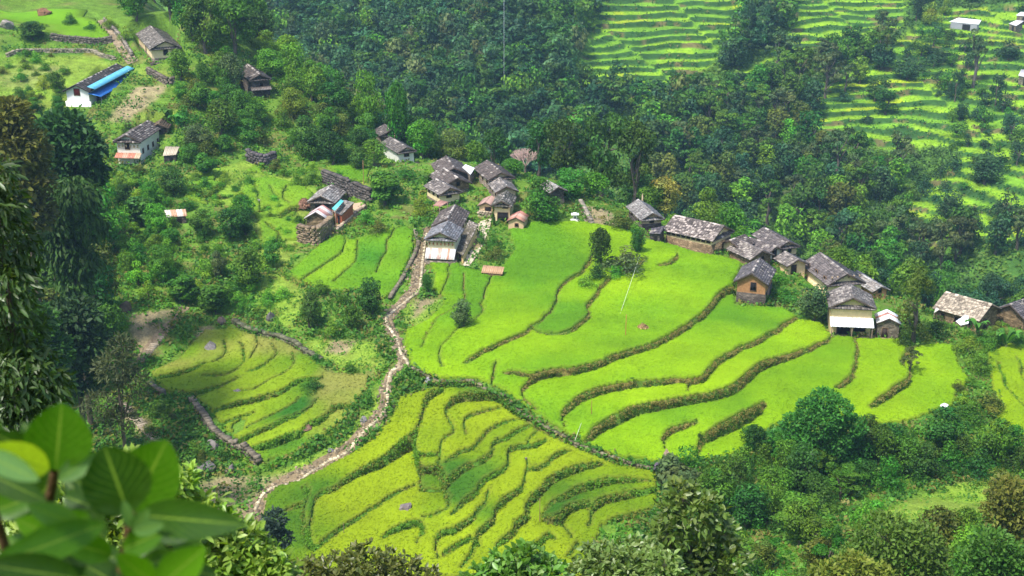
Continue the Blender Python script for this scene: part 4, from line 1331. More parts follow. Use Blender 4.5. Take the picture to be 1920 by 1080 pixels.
H11 = house("house", "rear house of the right trio of slate roofs, dark roof and cream gable arch", (938, 325), (913, 305), (913, 343), (960, 334), (940, 362), 11, wcol=(0.64, 0.51, 0.33), found=.55, stone=M_STONE, pl=.07, W=5.8, L=8.5, H=2.7, A=4.6, yaw=-32, feats=[('winl', 3, 1.4, .5, .6), ('win', 0, 1.3, .6, .8)])
H12 = house("house", "middle house of the right trio, pale weathered slate roof", (952, 352), (939, 337), (930, 362), (969, 363), (950, 384), 12, wcol=(0.64, 0.51, 0.33), found=.5, pl=.55, dark=(.19, .17, .16), W=4.6, L=6, H=2.8, A=4.2, yaw=-22, pent=False, feats=[('winl', 2, 1.3, .5, .6)])
H13 = house("house", "front house of the right trio, mossy roof over cream walls with dark undercroft", (943, 378), (951, 362), (925, 390), (959, 388), (941, 416), 13, wcol=(0.80, 0.65, 0.38), found=0, pl=.35, dark=(.10, .095, .075), W=3.8, L=5, H=3.5, A=4.8, yaw=12,
      feats=[('door', .1, 1.6, 1.7, -.3, (.012, .011, .011)), ('win', .4, 2.2, .7, .8)])  # near-black door panel stands in for the shade inside the undercroft
H14 = house("shed", "tiny cream hut with a pink tin roof beside the mossy roofed house", (911, 386), (916, 380), (902, 389), (926, 391), (911, 405), 14, wcol=(0.77, 0.56, 0.32), found=0, roof='tin', tincol=(.43, .27, .21), pent=False, W=2.6, L=2.6, H=1.7, A=2.2, oh=.25, yaw=20, cat="shed", feats=[('win', .3, .6, .9, .8)])
H15 = house("house", "big slate house with cream gable arch, rear of the pair by the courtyard", (842, 413), (857, 388), (810, 424), (861, 431), (838, 452), 15, wcol=(0.74, 0.58, 0.36), found=.2, pl=.16, W=5.2, L=7.5, H=3.0, A=5.0, yaw=22, feats=[('winr', 3, 1.2, .5, .7)])
H16 = house("house", "grey roofed house with rust stained white tin front by the footpath", (825, 443), (838, 424), (799, 453), (854, 454), (827, 491), 16, wcol=(0.70, 0.62, 0.42), found=.25, stone=M_STONE, pl=.5, dark=(.2, .19, .195), light=(.34, .34, .36), W=5.0, L=6.0, H=3.3, A=4.6, yaw=22,
      feats=[('lean', 2.0, .75, 1.3, (.75, .7, .66), [(.72, .68, .66), (.62, .42, .36), (.74, .72, .7), (.76, .74, .72), (.6, .4, .34), (.75, .72, .7), (.74, .7, .68), (.56, .28, .2), (.72, .6, .55), (.76, .74, .72)], 0), ('corbel', 7, 2.55, (.45, .2, .1)), ('plinth', .35, 1.3, .45, M_STONE)])
H18 = house("shed", "small stone shed with a red striped tin roof at the corner of the rice field", (968, 415), (974, 407), (954, 417), (984, 421), (967, 433), 18, wall=M_PLASTER, wcol=(0.64, 0.44, 0.27), found=0, roof='tin', tincol=(.6, .24, .15), stripes=[(.50, .24, .17), (.56, .36, .29), (.46, .2, .15)], pent=False, W=2.8, L=3.0, H=1.5, A=2.1, oh=.2, yaw=25, cat="shed",
      feats=[('win', .1, .7, .45, .45)])
H20 = house("house", "weathered pale slate house in the stony yard, rear of three", (606, 369), (625, 350), (579, 380), (627, 384), (604, 402), 20, wall=M_STONE, wcol=(0.77, 0.58, 0.35), found=0, pl=.6, dark=(.2, .17, .15), light=(.52, .48, .44), W=4.6, L=7.0, H=2.4, A=4.0, yaw=30, feats=[('win', -.4, .8, .7, .6), ('door', .35, .9, 1.6)])
H21 = house("stable", "stable with pink and white tin roof standing on the tall brown stone wall", (593, 399), (604, 388), (572, 412), (613, 415), (594, 430), 21, wall=M_STONEB, wcol=(0.30, 0.20, 0.12), found=0, roof='tin', stripes=[(.66, .62, .62), (.42, .2, .17), (.5, .3, .26), (.7, .66, .66), (.4, .18, .15)], pent=False, W=3.9, L=4.0, H=1.7, A=3.0, oh=.3, yaw=35, cat="stable", down=3.0,
      feats=[('winr', 1, .5, .6, .7)])
H22 = house("house", "pale slate house at the head of the rice field right of the conical tree", (1221, 401), (1196, 378), (1200, 417), (1241, 411), (1222, 436), 22, wcol=(0.64, 0.46, 0.32), found=.6, stone=M_STONED, pl=.5, dark=(.24, .22, .21), light=(.42, .40, .38), W=5.0, L=8.0, H=2.9, A=4.5, yaw=-35, feats=[('win', 0, 1.6, .6, .7), ('winl', 2, 1.4, .5, .6)])
H24 = house("longhouse", "long slate roofed house with a row of small windows above the rice field", (1351, 426), (1267, 408), (1333, 449), (1371, 440), (1353, 472), 24, wcol=(0.72, 0.56, 0.32), found=.62, stone=M_STONEB, pl=.38, dark=(.13, .108, .10), light=(.52, .44, .40), W=5.0, L=14, H=3.1, A=5.0, yaw=-66, Lmax=16,
      feats=[('winl', 9, 2.1, .55, .65), ('win', .2, 2.2, .6, .7), ('win', -.4, 2.2, .5, .6)])
H25 = house("house", "low house with a dark connecting roof at the right end of the longhouse", (1368, 452), (1390, 444), (1345, 461), (1378, 464), (1368, 480), 25, wcol=(0.79, 0.64, 0.38), found=0, pl=.12, W=3.6, L=6, H=1.9, A=2.8, yaw=55, pent=False, feats=[('door', .5, .9, 1.6)])
H26 = house("house", "low house with broad lichen pale slate roof at the corner of the field", (1424, 474), (1384, 456), (1403, 490), (1445, 480), (1427, 497), 26, wall=M_STONEB, wcol=(0.30, 0.24, 0.17), found=0, pl=.42, dark=(.17, .145, .135), W=4.6, L=7.5, H=1.9, A=3.4, yaw=-52, pent=False, feats=[('win', .2, .8, .5, .5)])
H27 = house("house", "tallest slate roof of the hamlet on the far side, with cream gable arch", (1474, 457), (1432, 433), (1452, 467), (1493, 467), (1475, 482), 27, wcol=(0.67, 0.52, 0.33), found=.4, pl=.12, dark=(.125, .108, .105), W=5.4, L=9.5, H=2.8, A=4.9, yaw=-50, feats=[('win', -.3, 1.4, .5, .6), ('win', .3, 1.4, .5, .6)])
H28 = house("house", "house with a white doorway between the tall roof and the low pale roof", (1449, 464), (1404, 449), (1437, 476), (1463, 471), (1452, 492), 28, wall=M_WHITE, wcol=(0.68, 0.63, 0.52), found=0, pl=.2, dark=(.14, .12, .115), W=4.0, L=8.5, H=2.6, A=3.9, yaw=-54, pent=False, feats=[('door', .1, .8, 1.7, .2, (.02, .02, .03))])
H29 = house("house", "orange brick house on a stone base standing in the rice field", (1413, 515), (1427, 490), (1380, 531), (1438, 536), (1406, 570), 29, wall=M_EARTH, wcol=(.40, .205, .095), found=.46, stone=M_STONED, pl=.10, dark=(.125, .11, .115), W=5.2, L=6.5, H=3.5, A=5.1, yaw=20, pent=False,
      feats=[('win', .15, 2.0, .75, 1.2), ('winr', 1, 1.9, .6, .7)])
H30 = house("house", "small low house between the tall roof and the large brown roofed house", (1490, 492), (1478, 485), (1476, 497), (1513, 500), (1494, 514), 30, wcol=(0.79, 0.58, 0.34), found=0, pl=.3, dark=(.16, .14, .13), W=4.0, L=4.5, H=1.7, A=2.8, yaw=-40, pent=False, feats=[('door', -.3, .8, 1.4)])
H31 = house("house", "large brown grey slate house with cream side wall, biggest of the right hamlet", (1581, 518), (1538, 485), (1553, 539), (1613, 533), (1584, 556), 31, sc=1.16, wcol=(0.79, 0.63, 0.38), found=.3, stone=M_PLASTER, pl=.05, dark=(.15, .128, .122), W=6.6, L=11.5, H=3.4, A=5.9, yaw=-42,
      feats=[('winl', 3, 1.5, .6, 1.0), ('corbel', 6, 2.6, (.4, .3, .2)), ('doorl', .08, .8, 1.8, .2)])
H32 = house("house", "house with a white tin veranda roof and speckled slates at the field edge", (1591, 569), (1584, 547), (1554, 584), (1630, 583), (1594, 628), 32, sc=1.12, wcol=(0.70, 0.55, 0.30), found=0, pl=.45, dark=(.15, .13, .12), W=5.0, L=6.0, H=3.4, A=4.9, yaw=-8,
      feats=[('lean', 2.4, 1.65, 1.7, (.86, .88, .90), None, 3), ('door', -.35, 1.6, 1.6, -.2, (.012, .011, .012)), ('win', .45, .5, 1.4, .55)])
H33 = house("shed", "stone shed with red patched white tin roof attached to the veranda house", (1662, 606), (1658, 592), (1642, 610), (1684, 612), (1664, 634), 33, wall=M_STONE, wcol=(0.40, 0.33, 0.25), found=0, roof='tin', stripes=[(.82, .84, .86), (.84, .85, .87), (.5, .22, .16), (.84, .85, .87), (.85, .86, .88)], pent=False, W=3.6, L=3.4, H=1.7, A=2.2, oh=.2, yaw=-6, cat="shed",
      feats=[('door', -.3, .7, 1.4)])
H34 = house("house", "house with light grey roof and brick chimney behind the large brown roofed one", (1648, 541), (1594, 508), (1632, 549), (1662, 549), (1650, 560), 34, wall=M_PLASTER, wcol=(0.64, 0.31, 0.17), found=0, pl=.5, dark=(.3, .27, .25), light=(.5, .48, .46), W=4.2, L=9.0, H=2.0, A=3.3, yaw=-48, pent=False, feats=[('win', 0, .9, .5, .5)])
H35 = house("barn", "derelict barn with sunlit crumbling slate roof at the right edge of the ridge", (1856, 579), (1778, 558), (1837, 595), (1874, 590), (1852, 615), 35, wall=M_STONEB, wcol=(0.26, 0.20, 0.15), found=0, pl=.85, dark=(.26, .21, .16), light=(.62, .52, .40), W=4.2, L=8.0, H=2.4, A=3.9, yaw=-58, pent=False, cat="barn", Lmax=12,
      feats=[('winl', 3, .9, .6, .7), ('door', -.2, .8, 1.5)])
H36 = house("barn", "stone barn with dark speckled roof joined to the derelict barn", (1898, 571), (1886, 566), (1866, 601), (1910, 580), (1890, 612), 36, wall=M_STONEB, wcol=(0.33, 0.26, 0.18), found=0, pl=.25, dark=(.13, .115, .12), W=4.6, L=4.2, H=2.1, A=3.5, yaw=52, force=True, pent=False, cat="barn")
H37 = house("house", "house peeking out above the conical tree with a bleached roof edge", (1050, 352), (1034, 343), (1030, 362), (1060, 364), (1046, 386), 37, wall=M_STONED, wcol=(0.30, 0.26, 0.22), found=.4, pl=.5, dark=(.3, .28, .26), W=4.0, L=6.0, H=2.3, A=3.4, yaw=-35, pent=False)

def slab_shed(name, label, corners, hf, hb, seed, col=(.8, .82, .84), wall=M_STONE, wcol=(0.40, 0.33, 0.25), cat="shed", roof='tin', stripes=None, open_=False, dark=(.1, .09, .08), pl=.2, tinmat=None, ymax=300, ymin=120):
    """mono-pitch shed: corners in photo pixels: front left, front right, back right, back left"""
    r = np.random.default_rng(seed)
    A = cast1(*corners[0], dh=hf, ymin=ymin, ymax=ymax); B = cast1(*corners[1], dh=hf, ymin=ymin, ymax=ymax)
    C = cast1(*corners[2], dh=hb, ymin=ymin, ymax=ymax); D = cast1(*corners[3], dh=hb, ymin=ymin, ymax=ymax)
    zf = (A[2] + B[2]) / 2; zb = max((C[2] + D[2]) / 2, zf + .25)
    A[2] = B[2] = zf; C[2] = D[2] = zb
    c = (A + B + C + D) / 4
    zg = float(min(ground(p[0], p[1]) for p in (A, B, C, D)))
    root = empty(name, (c[0], c[1], zg)); tag(root, label, cat)
    o = np.array([c[0], c[1], zg])
    A, B, C, D = A - o, B - o, C - o, D - o
    mb = MB()
    if roof == 'tin': tin_roof(mb, A, B, C, D, col, stripes, r)
    else: slate_roof(mb, A, B, C, D, dark, (.42, .37, .33), pl, r)
    mb.build("roof", (tinmat or M_TIN) if roof == 'tin' else M_SLATE, root)
    q = [p * .88 for p in (A, B, C, D)]
    for p, s in zip(q, (A, B, C, D)): p[2] = s[2] - .12
    if not open_:
        mb = MB()
        for i in range(4):
            a, b = q[i], q[(i + 1) % 4]
            mb.quad((a[0], a[1], -.6), (b[0], b[1], -.6), tuple(b), tuple(a), wcol)
        mb.build("wall", wall, root)
        f = q[0] * .55 + q[1] * .45; g = q[0] * .25 + q[1] * .75
        nrm = unit(np.array([(q[1] - q[0])[1], -(q[1] - q[0])[0], 0])) * .04
        if nrm[1] > 0: nrm = -nrm
        mb = MB(); mb.quad(tuple(f + nrm - np.array([0, 0, f[2]])), tuple(g + nrm - np.array([0, 0, g[2]])), tuple(g + nrm - np.array([0, 0, .25])), tuple(f + nrm - np.array([0, 0, .25])), (.02, .018, .016))
        mb.build("door", M_WOOD, root)
    else:
        for p in q:
            mb = MB(); mb.box(p[0] - .07, p[0] + .07, p[1] - .07, p[1] + .07, -.5, p[2], (.2, .15, .1)); mb.build("post", M_WOOD, root)
    return root
slab_shed("shed", "shed with one plain white tin sheet roof between the two trios of slate roofs", [(866, 313), (882, 328), (890, 317), (873, 306)], 1.6, 2.2, 51, (.84, .86, .88), M_STONE)
slab_shed("long_shed", "long mossy slate roof sloping down beside the paved courtyard", [(852, 468), (868, 480), (897, 419), (880, 414)], 1.5, 2.2, 52, wall=M_PLASTER, wcol=(0.70, 0.52, 0.25), roof='slate', dark=(.12, .105, .075), pl=.2, cat="long shed")
slab_shed("annex", "brick red annex with grey slabs under a bright aqua roof strip", [(624, 397), (640, 403), (664, 380), (645, 374)], 2.2, 2.8, 53, wall=M_EARTH, wcol=(0.42, 0.13, 0.06), roof='slate', dark=(.2, .18, .17), pl=.35, cat="annex")
slab_shed("roof_strip", "bright aqua tin strip laid over the join of the two yard roofs", [(622, 391), (628, 395), (645, 377), (639, 374)], 3.1, 3.5, 54, (.12, .62, .62), cat="awning", open_=True, tinmat=M_TINC)
slab_shed("shed", "lean-to of dark slates with a blue door below the pale slate house", [(1217, 437), (1238, 440), (1247, 428), (1222, 423)], 1.5, 2.3, 55, wall=M_STONED, wcol=(0.12, 0.16, 0.22), roof='slate', dark=(.095, .085, .095), pl=.08)
slab_shed("shed", "small shed with orange striped white tin roof alone among the bushes", [(312, 408), (351, 405), (348, 392), (308, 394)], 1.3, 1.9, 56, stripes=[(.66, .60, .5), (.6, .33, .2), (.7, .66, .58), (.62, .36, .22)], wall=M_STONED)
slab_shed("shed", "flat stone store with a bleached plank roof beside the whitewashed house", [(305, 293), (330, 290), (337, 277), (310, 273)], 1.3, 1.5, 57, (.5, .42, .3), M_STONED, wcol=(0.15, 0.13, 0.12))
slab_shed("awning", "low red tin awning in front of the left trio of roofs", [(811, 384), (824, 389), (841, 380), (824, 374)], 1.4, 1.8, 58, (.38, .2, .16), open_=True, cat="awning")
slab_shed("awning", "square white tin sheet propped in front of the derelict barn", [(1802, 609), (1816, 608), (1815, 595), (1793, 595)], .9, 1.7, 59, (.88, .89, .90), open_=True, cat="awning")
slab_shed("awning", "pale roof corner showing left of the derelict barn", [(1752, 579), (1768, 584), (1768, 572), (1757, 572)], 1.6, 2.0, 60, (.6, .56, .5), open_=True, cat="awning")
FF = dict(ymin=330, ymax=650)
slab_shed("farm_shed", "long white roofed shed alone on the far hillside terraces", [(1779, 40), (1835, 47), (1840, 39), (1797, 32)], 2.4, 3.0, 61, (.86, .88, .90), M_WHITE, (.3, .3, .34), cat="far house", **FF)
slab_shed("farm_shed", "upper white roof cut by the right edge on the far hillside", [(1905, 26), (1932, 34), (1936, 26), (1914, 20)], 2.6, 3.2, 62, (.86, .88, .90), M_STONE, cat="far house", **FF)
slab_shed("farm_shed", "lower pinkish white roof near the right edge on the far hillside", [(1891, 44), (1905, 49), (1920, 40), (1906, 37)], 2.2, 2.8, 63, (.74, .72, .72), M_STONE, cat="far house", **FF)
slab_shed("farm_shed", "grey house at the right edge among dark trees of the far hillside", [(1909, 141), (1932, 148), (1936, 134), (1915, 128)], 3.0, 3.6, 64, (.5, .48, .48), M_STONE, cat="far house", **FF)
slab_shed("hay_shelter", "low thatched hay shelter with a brown hump roof beside the wide rice field", [(902, 511), (942, 515), (946, 501), (906, 497)], .7, 1.4, 65, (.45, .27, .15), M_EARTH, (.2, .12, .07), cat="hay shelter")

# white village shrine
P = cast1(1078, 415, ymin=120, ymax=300)
root = empty("shrine", P); tag(root, "small white shrine with a flat cap on the field edge by the conical tree", "shrine")
mb = MB(); mb.box(-.75, .75, -.6, .6, -.5, .25, (.78, .78, .76)); mb.box(-.55, .55, -.45, .45, .25, .4, (.8, .8, .78)); mb.build("base", M_WHITE, root)
mb = MB(); mb.box(-.33, .33, -.3, .3, .4, 1.15, (.8, .8, .78)); mb.build("shaft", M_WHITE, root)
mb = MB(); mb.box(-.12, .12, -.31, -.302, .55, .95, (.02, .02, .02)); mb.build("niche_shade", M_WOOD, root)  # near-black plate on the face, painted shade in place of a recess
mb = MB(); mb.box(-.65, .65, -.55, .55, 1.15, 1.32, (.8, .8, .78)); mb.box(-.3, .3, -.28, .28, 1.32, 1.5, (.8, .8, .78)); mb.build("cap", M_WHITE, root)

# paved courtyard beside the long mossy roof
for nm, poly, c in (("courtyard", [(898, 418), (922, 410), (918, 430), (908, 455), (895, 480), (880, 500), (868, 500), (880, 470)], (.52, .45, .33)), ("courtyard", [(655, 384), (686, 380), (676, 398), (650, 420), (634, 434), (628, 424), (640, 405)], (.46, .33, .22))):
    Pp = cast([p[0] for p in poly], [p[1] for p in poly], ymin=120, ymax=300)
    mb = MB(); cx = Pp.mean(0)
    for i in range(len(Pp)):
        a, b = Pp[i], Pp[(i + 1) % len(Pp)]
        up = np.array([0, 0, .16])
        mb.tri(tuple(a + up), tuple(b + up), tuple(np.array([cx[0], cx[1], np.mean(Pp[:, 2])]) + up), c)
    tag(mb.build(nm, M_PLASTER), kind="structure")

# haystacks, poles, cable, tarpaulin
def haystack(label, u, v, w, h, col, seed):
    r = np.random.default_rng(seed); P = cast1(u, v, ymin=120, ymax=300); s = depth(P) / FPX
    n = 900; th = r.random(n) * 2 * pi; t = r.random(n) ** .8
    R = w * s * .5 * np.sqrt(np.clip(1 - t ** 1.6, 0, 1)) * (1 + .1 * r.normal(size=n))
    Q = np.stack([np.cos(th) * R, np.sin(th) * R, t * h * s], -1)
    N = unit(np.stack([np.cos(th), np.sin(th), .5 + 0 * th], -1))
    V, F, C = diamonds(Q, N, np.full(n, .4), .35, np.array(col) * (.6 + .8 * r.random((n, 1))), .4, .1, r)
    mbc = MB(); mbc.tube([(0, 0, -.1), (0, 0, h * s * .5), (0, 0, h * s * .9)], [w * s * .42, w * s * .34, w * s * .05], 10, tuple(np.array(col) * .6))
    o = link("haystack", mesh_np("haystack", np.concatenate([V, np.array(mbc.V)]), [F, np.array(mbc.F4) + len(V), np.array(mbc.F3) + len(V)], np.concatenate([C, np.array(mbc.C)]), M_STRAW), None, P)
    return tag(o, label, "haystack")
haystack("small heap of straw lying in the wide bright rice field", 1205, 619, 22, 11, (.40, .27, .12), 1)
haystack("red brown straw heap beside the stone house by the upper yard", 571, 388, 24, 16, (.36, .2, .13), 2)

def pole(name, label, u, v, hpx, rad, col, cat, lean=0, ymin=120, ymax=300):
    P = cast1(u, v, ymin=ymin, ymax=ymax); h = hpx * depth(P) / FPX / .92
    mb = MB(); mb.tube([(0, 0, -.4), (lean * .5, 0, h * .5), (lean, 0, h)], [rad, rad * .85, rad * .6], 6, col)
    return tag(mb.build(name, M_WOOD), label, cat), P, h
def plc(t):
    o, P, h = t; o.location = P; return P + np.array([0, 0, h])
p_a = plc(pole("pole", "thin reddish pole standing in the wide rice field near the straw heap", 1173, 633, 43, .06, (.42, .17, .06), "pole"))
plc(pole("pole", "thin dark pole standing in the narrow yellow terraces", 1012, 985, 52, .05, (.22, .12, .08), "pole"))
plc(pole("pole", "thin pole in the darker rice strip under the cable", 1109, 782, 32, .05, (.3, .15, .06), "pole"))
plc(pole("pole", "reddish pole in the small meadow above the aqua roof strip", 682, 345, 42, .06, (.36, .2, .1), "pole"))
plc(pole("pole", "pinkish bare trunk standing behind the upper twin house", 741, 236, 32, .11, (.36, .2, .17), "bare trunk"))
plc(pole("pole", "pale straight trunk rising left of the golden blossom tree", 1204, 382, 30, .22, (.5, .4, .26), "bare trunk"))
plc(pole("pole", "small thin stake in the terraces near the bottom tree", 645, 1005, 26, .04, (.2, .13, .09), "pole"))
# cable sagging from the hamlet down over the rice
c0 = cast1(1200, 478, dh=2.5, ymin=120, ymax=300); c1 = cast1(1078, 826, dh=1.2, ymin=120, ymax=236)
mb = MB(); pts = []
for i in range(25):
    t = i / 24; p = c0 * (1 - t) + c1 * t; p[2] -= .8 * 4 * t * (1 - t) * .5; pts.append(tuple(p))
mb.tube(pts, .028, 5, (.60, .66, .5))
tag(mb.build("cable", M_WOOD), "pale cable sloping down across the wide rice terraces", "cable")
c0 = at_y(945, -30, 430.0); c1 = cast1(945, 208, dh=1.5, ymin=330)
mb = MB(); mb.tube([tuple(c0), tuple(c0 * .5 + c1 * .5 - np.array([0, 0, .6])), tuple(c1)], .045, 5, (.5, .55, .6))
tag(mb.build("cable", M_WOOD), "faint long cable hanging down the forested far slope", "cable")

# white tarpaulin over a stooped bundle at the right field edge
P = cast1(1771, 768, ymin=120, ymax=236)
mb = MB(); r_ = np.random.default_rng(3)
gx_, gy_ = 9, 7
Vt = []
for i in range(gx_):
    for j in range(gy_):
        x = (i / (gx_ - 1) - .5) * 1.4; y = (j / (gy_ - 1) - .5) * 1.0
        z = .8 * (1 - (2 * x / 1.9) ** 2) * (1 - (2 * y / 1.7) ** 2) ** .5 + .05 * r_.normal()
        Vt.append((x, y, z + .05))
Vt = np.array(Vt)
o = link("tarpaulin", mesh_np("tarpaulin", np.concatenate([Vt, Vt - np.array([0, 0, .03])]), np.concatenate([grid_faces(gx_, gy_), grid_faces(gx_, gy_)[:, ::-1] + len(Vt)]), np.full((len(Vt) * 2, 3), .8), M_TINC, True), None, P)
o.rotation_euler = (.1, .25, .5)
tag(o, "crumpled white tarpaulin over a bundle among bushes at the right field edge", "tarpaulin")
for h_ in HOUSES: print("HOUSE", h_)

# ------------------------------------------------------------------ trees
TC_ = dict(dark=(.046, .120, .014), mid=(.072, .190, .014), bright=(.115, .28, .016), yellow=(.19, .29, .018), grey=(.085, .135, .042), olive=(.11, .155, .02),
           blue=(.036, .100, .034), lime=(.16, .34, .02), brown=(.13, .085, .04), gold=(.30, .25, .05), pink=(.27, .17, .14))
W0, HT0 = 8.0, 9.0

def lobes_for(kind, r):
    L = []
    if kind in ('broad', 'fan', 'blossom'):
        n = 15
        for i in range(n):
            a = r.random() * 2 * pi; t = r.random() ** .6
            z = r.uniform(-.9, 1.0)
            rr = math.sqrt(max(0, 1 - z * z)) * (.35 + .6 * t)
            L.append((cos(a) * rr * 2.7, sin(a) * rr * 2.7, 4.6 + z * 2.9, r.uniform(1.0, 1.75)))
        L.append((0, 0, 4.8, 2.3)); L.append((0, 0, 2.8, 1.9))
    elif kind == 'tall':
        for i in range(22):
            a = r.random() * 2 * pi; z = r.uniform(2.2, 8.2); rr = 2.9 * math.sqrt(max(.05, 1 - ((z - 5) / 3.9) ** 2)) * r.uniform(.3, 1)
            L.append((cos(a) * rr, sin(a) * rr, z, r.uniform(.8, 1.45)))
    elif kind == 'airy':
        for i in range(20):
            a = r.random() * 2 * pi; z = r.uniform(3.2, 8.0); rr = r.uniform(.4, 3.4) * (1 - .35 * abs(z - 5.4) / 3)
            L.append((cos(a) * rr, sin(a) * rr, z, r.uniform(.55, 1.0)))
    elif kind == 'cone':
        for i in range(26):
            z = 1.0 + 7.6 * r.random() ** 1.3; rr = 3.1 * (1 - (z - 1) / 8.6) ** .75; a = r.random() * 2 * pi
            L.append((cos(a) * rr * r.uniform(.3, .95), sin(a) * rr * r.uniform(.3, .95), z, .55 + rr * .33))
    elif kind == 'plume':
        for i in range(30):
            z = .9 + 7.7 * r.random(); rr = 3.0 * math.sin(min(1, (1 - (z - .9) / 8.2) * 1.2) * pi / 2) * r.uniform(.2, 1); a = r.random() * 2 * pi
            L.append((cos(a) * rr, sin(a) * rr, z, r.uniform(.5, 1.0)))
    elif kind == 'bush':
        for i in range(11):
            a = r.random() * 2 * pi; rr = r.uniform(0, 2.9); 
            L.append((cos(a) * rr, sin(a) * rr, r.uniform(1.2, 6.2) * (1 - .09 * rr * rr), r.uniform(1.2, 2.1)))
    elif kind == 'pine':
        for i in range(16):
            a = r.random() * 2 * pi; z = r.uniform(4.6, 8.6); rr = r.uniform(.3, 3.3) * (1.1 - .1 * abs(z - 6.4))
            L.append((cos(a) * rr, sin(a) * rr, z, r.uniform(.5, .95)))
    return L

def crown_arrays(kind, color, seed, n=2600, size=.46, r=None):
    r = r or np.random.default_rng(seed)
    L = np.array(lobes_for(kind, r))
    wgt = L[:, 3] ** 2; wgt /= wgt.sum()
    k = r.choice(len(L), n, p=wgt)
    D = unit(r.normal(size=(n, 3)) + np.array([0, 0, .25]))
    rad = L[k, 3] * (1 - .42 * r.random(n) ** 1.6)
    flat = .78 if kind not in ('airy', 'pine') else .45
    P = L[k, :3] + D * rad[:, None] * np.array([1, 1, flat])
    P[:, 2] = np.maximum(P[:, 2], .25)
    lf = r.uniform(.78, 1.25, len(L))
    hue = r.uniform(-.12, .12, len(L))
    c = np.array(TC_[color]) * lf[k][:, None] * (.6 + .8 * r.random((n, 1)))
    c = c * np.stack([1 + hue[k] * 1.5, np.ones(n), 1 - hue[k]], -1)
    asp = {'fan': .55, 'airy': .35, 'pine': .28, 'plume': .3}.get(kind, .55)
    sz = {'fan': size * 1.9, 'pine': size * .9, 'plume': size * .95}.get(kind, size)
    C0 = np.array([0, 0, 4.4])
    N = unit(D * .8 + unit(P - C0) * .5 + np.array([0, 0, .25]))
    return diamonds(P, N, np.full(n, sz), asp, np.maximum(c, .002), .5, .12, r), L

def trunk_mesh(name, L, r, col=(.16, .13, .10), rad=.30, top=None):
    mb = MB()
    zt = top or float(np.mean(L[:, 2]))
    pts = [(0, 0, -1.0)] + [(r.normal() * .12 * i, r.normal() * .12 * i, zt * i / 4) for i in range(5)]
    mb.tube(pts, [rad * 1.25, rad * 1.1, rad * .85, rad * .7, rad * .55, rad * .35], 7, col)
    for k in r.permutation(len(L))[:7]:
        a = Vector(pts[2 + int(r.integers(3))]); b = Vector(L[k, :3]) * .9
        if b.z < a.z + .2: continue
        m = (a + b) / 2 + Vector((r.normal() * .2, r.normal() * .2, .2))
        mb.tube([a, m, b], [rad * .45, rad * .3, rad * .1], 5, col)
    return mb.mesh(name, M_BARK)

PROTO = {}
def proto(kind, color, var, n, size):
    key = (kind, color, var, n)
    if key not in PROTO:
        seed = abs(hash((kind, var))) % 9999 if False else (sum(ord(c) for c in kind) * 7 + var * 131) % 9999
        r = np.random.default_rng(seed)
        (V, F, C), L = crown_arrays(kind, color, seed, n, size, r)
        cm = mesh_np("crown", V, F, C, M_LEAF)
        tm = trunk_mesh("trunk", L, r, rad=.22 if kind == 'bush' else (.34 if kind == 'pine' else .30), col=(.12, .10, .08) if kind != 'pine' else (.13, .115, .10), top=8.0 if kind == 'pine' else None)
        PROTO[key] = (cm, tm)
    return PROTO[key]

NAMES = dict(broad='broadleaf_tree', fan='fig_tree', tall='forest_tree', airy='airy_tree', cone='conical_tree', plume='plume_tree', bush='bush', pine='pine_tree', blossom='blossom_tree')
CATS = dict(broad='tree', fan='tree', tall='tree', airy='tree', cone='tree', plume='tree', bush='bush', pine='pine', blossom='tree')
tcount = {}
def tree_at(P, kind, color, w, h, label, group=None, var=None, n=None, size=.46, rz=None):
    var = int(rng.integers(3)) if var is None else var
    n = n or {'bush': 1500, 'airy': 2000, 'pine': 1500}.get(kind, 2800)
    cm, tm = proto(kind, color, var, n, size)
    e = empty(NAMES[kind], P, rng.random() * 6.28 if rz is None else rz)
    e.scale = (w / W0, w / W0, h / HT0)
    link("crown", cm, e); link("trunk", tm, e)
    tcount[NAMES[kind]] = tcount.get(NAMES[kind], 0) + 1
    return tag(e, label, CATS[kind], group)

def tree(kind, color, u, v, wpx, hpx, label, ymin=120, ymax=300, **k):
    P = cast([u], [v], ymin=ymin, ymax=ymax)[0]
    if np.isnan(P[0]):       # its foot stands behind the crest: where the ray passes closest over the ground
        Y = np.arange(max(ymin, 200), ymax, .5); d = ray(u, v); Q = d[None] / d[1] * Y[:, None]
        g = ground(Q[:, 0], Q[:, 1]); i = int(np.argmin(Q[:, 2] - g))
        P = np.array([Q[i, 0], Q[i, 1], g[i]]); s = depth(P) / FPX
        top = at_y(u, v - hpx, P[1])[2]
        return tree_at(P, kind, color, wpx * s, max(top - P[2], hpx * s), label, **k)
    s = depth(P) / FPX
    return tree_at(P, kind, color, wpx * s, hpx * s / .95, label, **k)

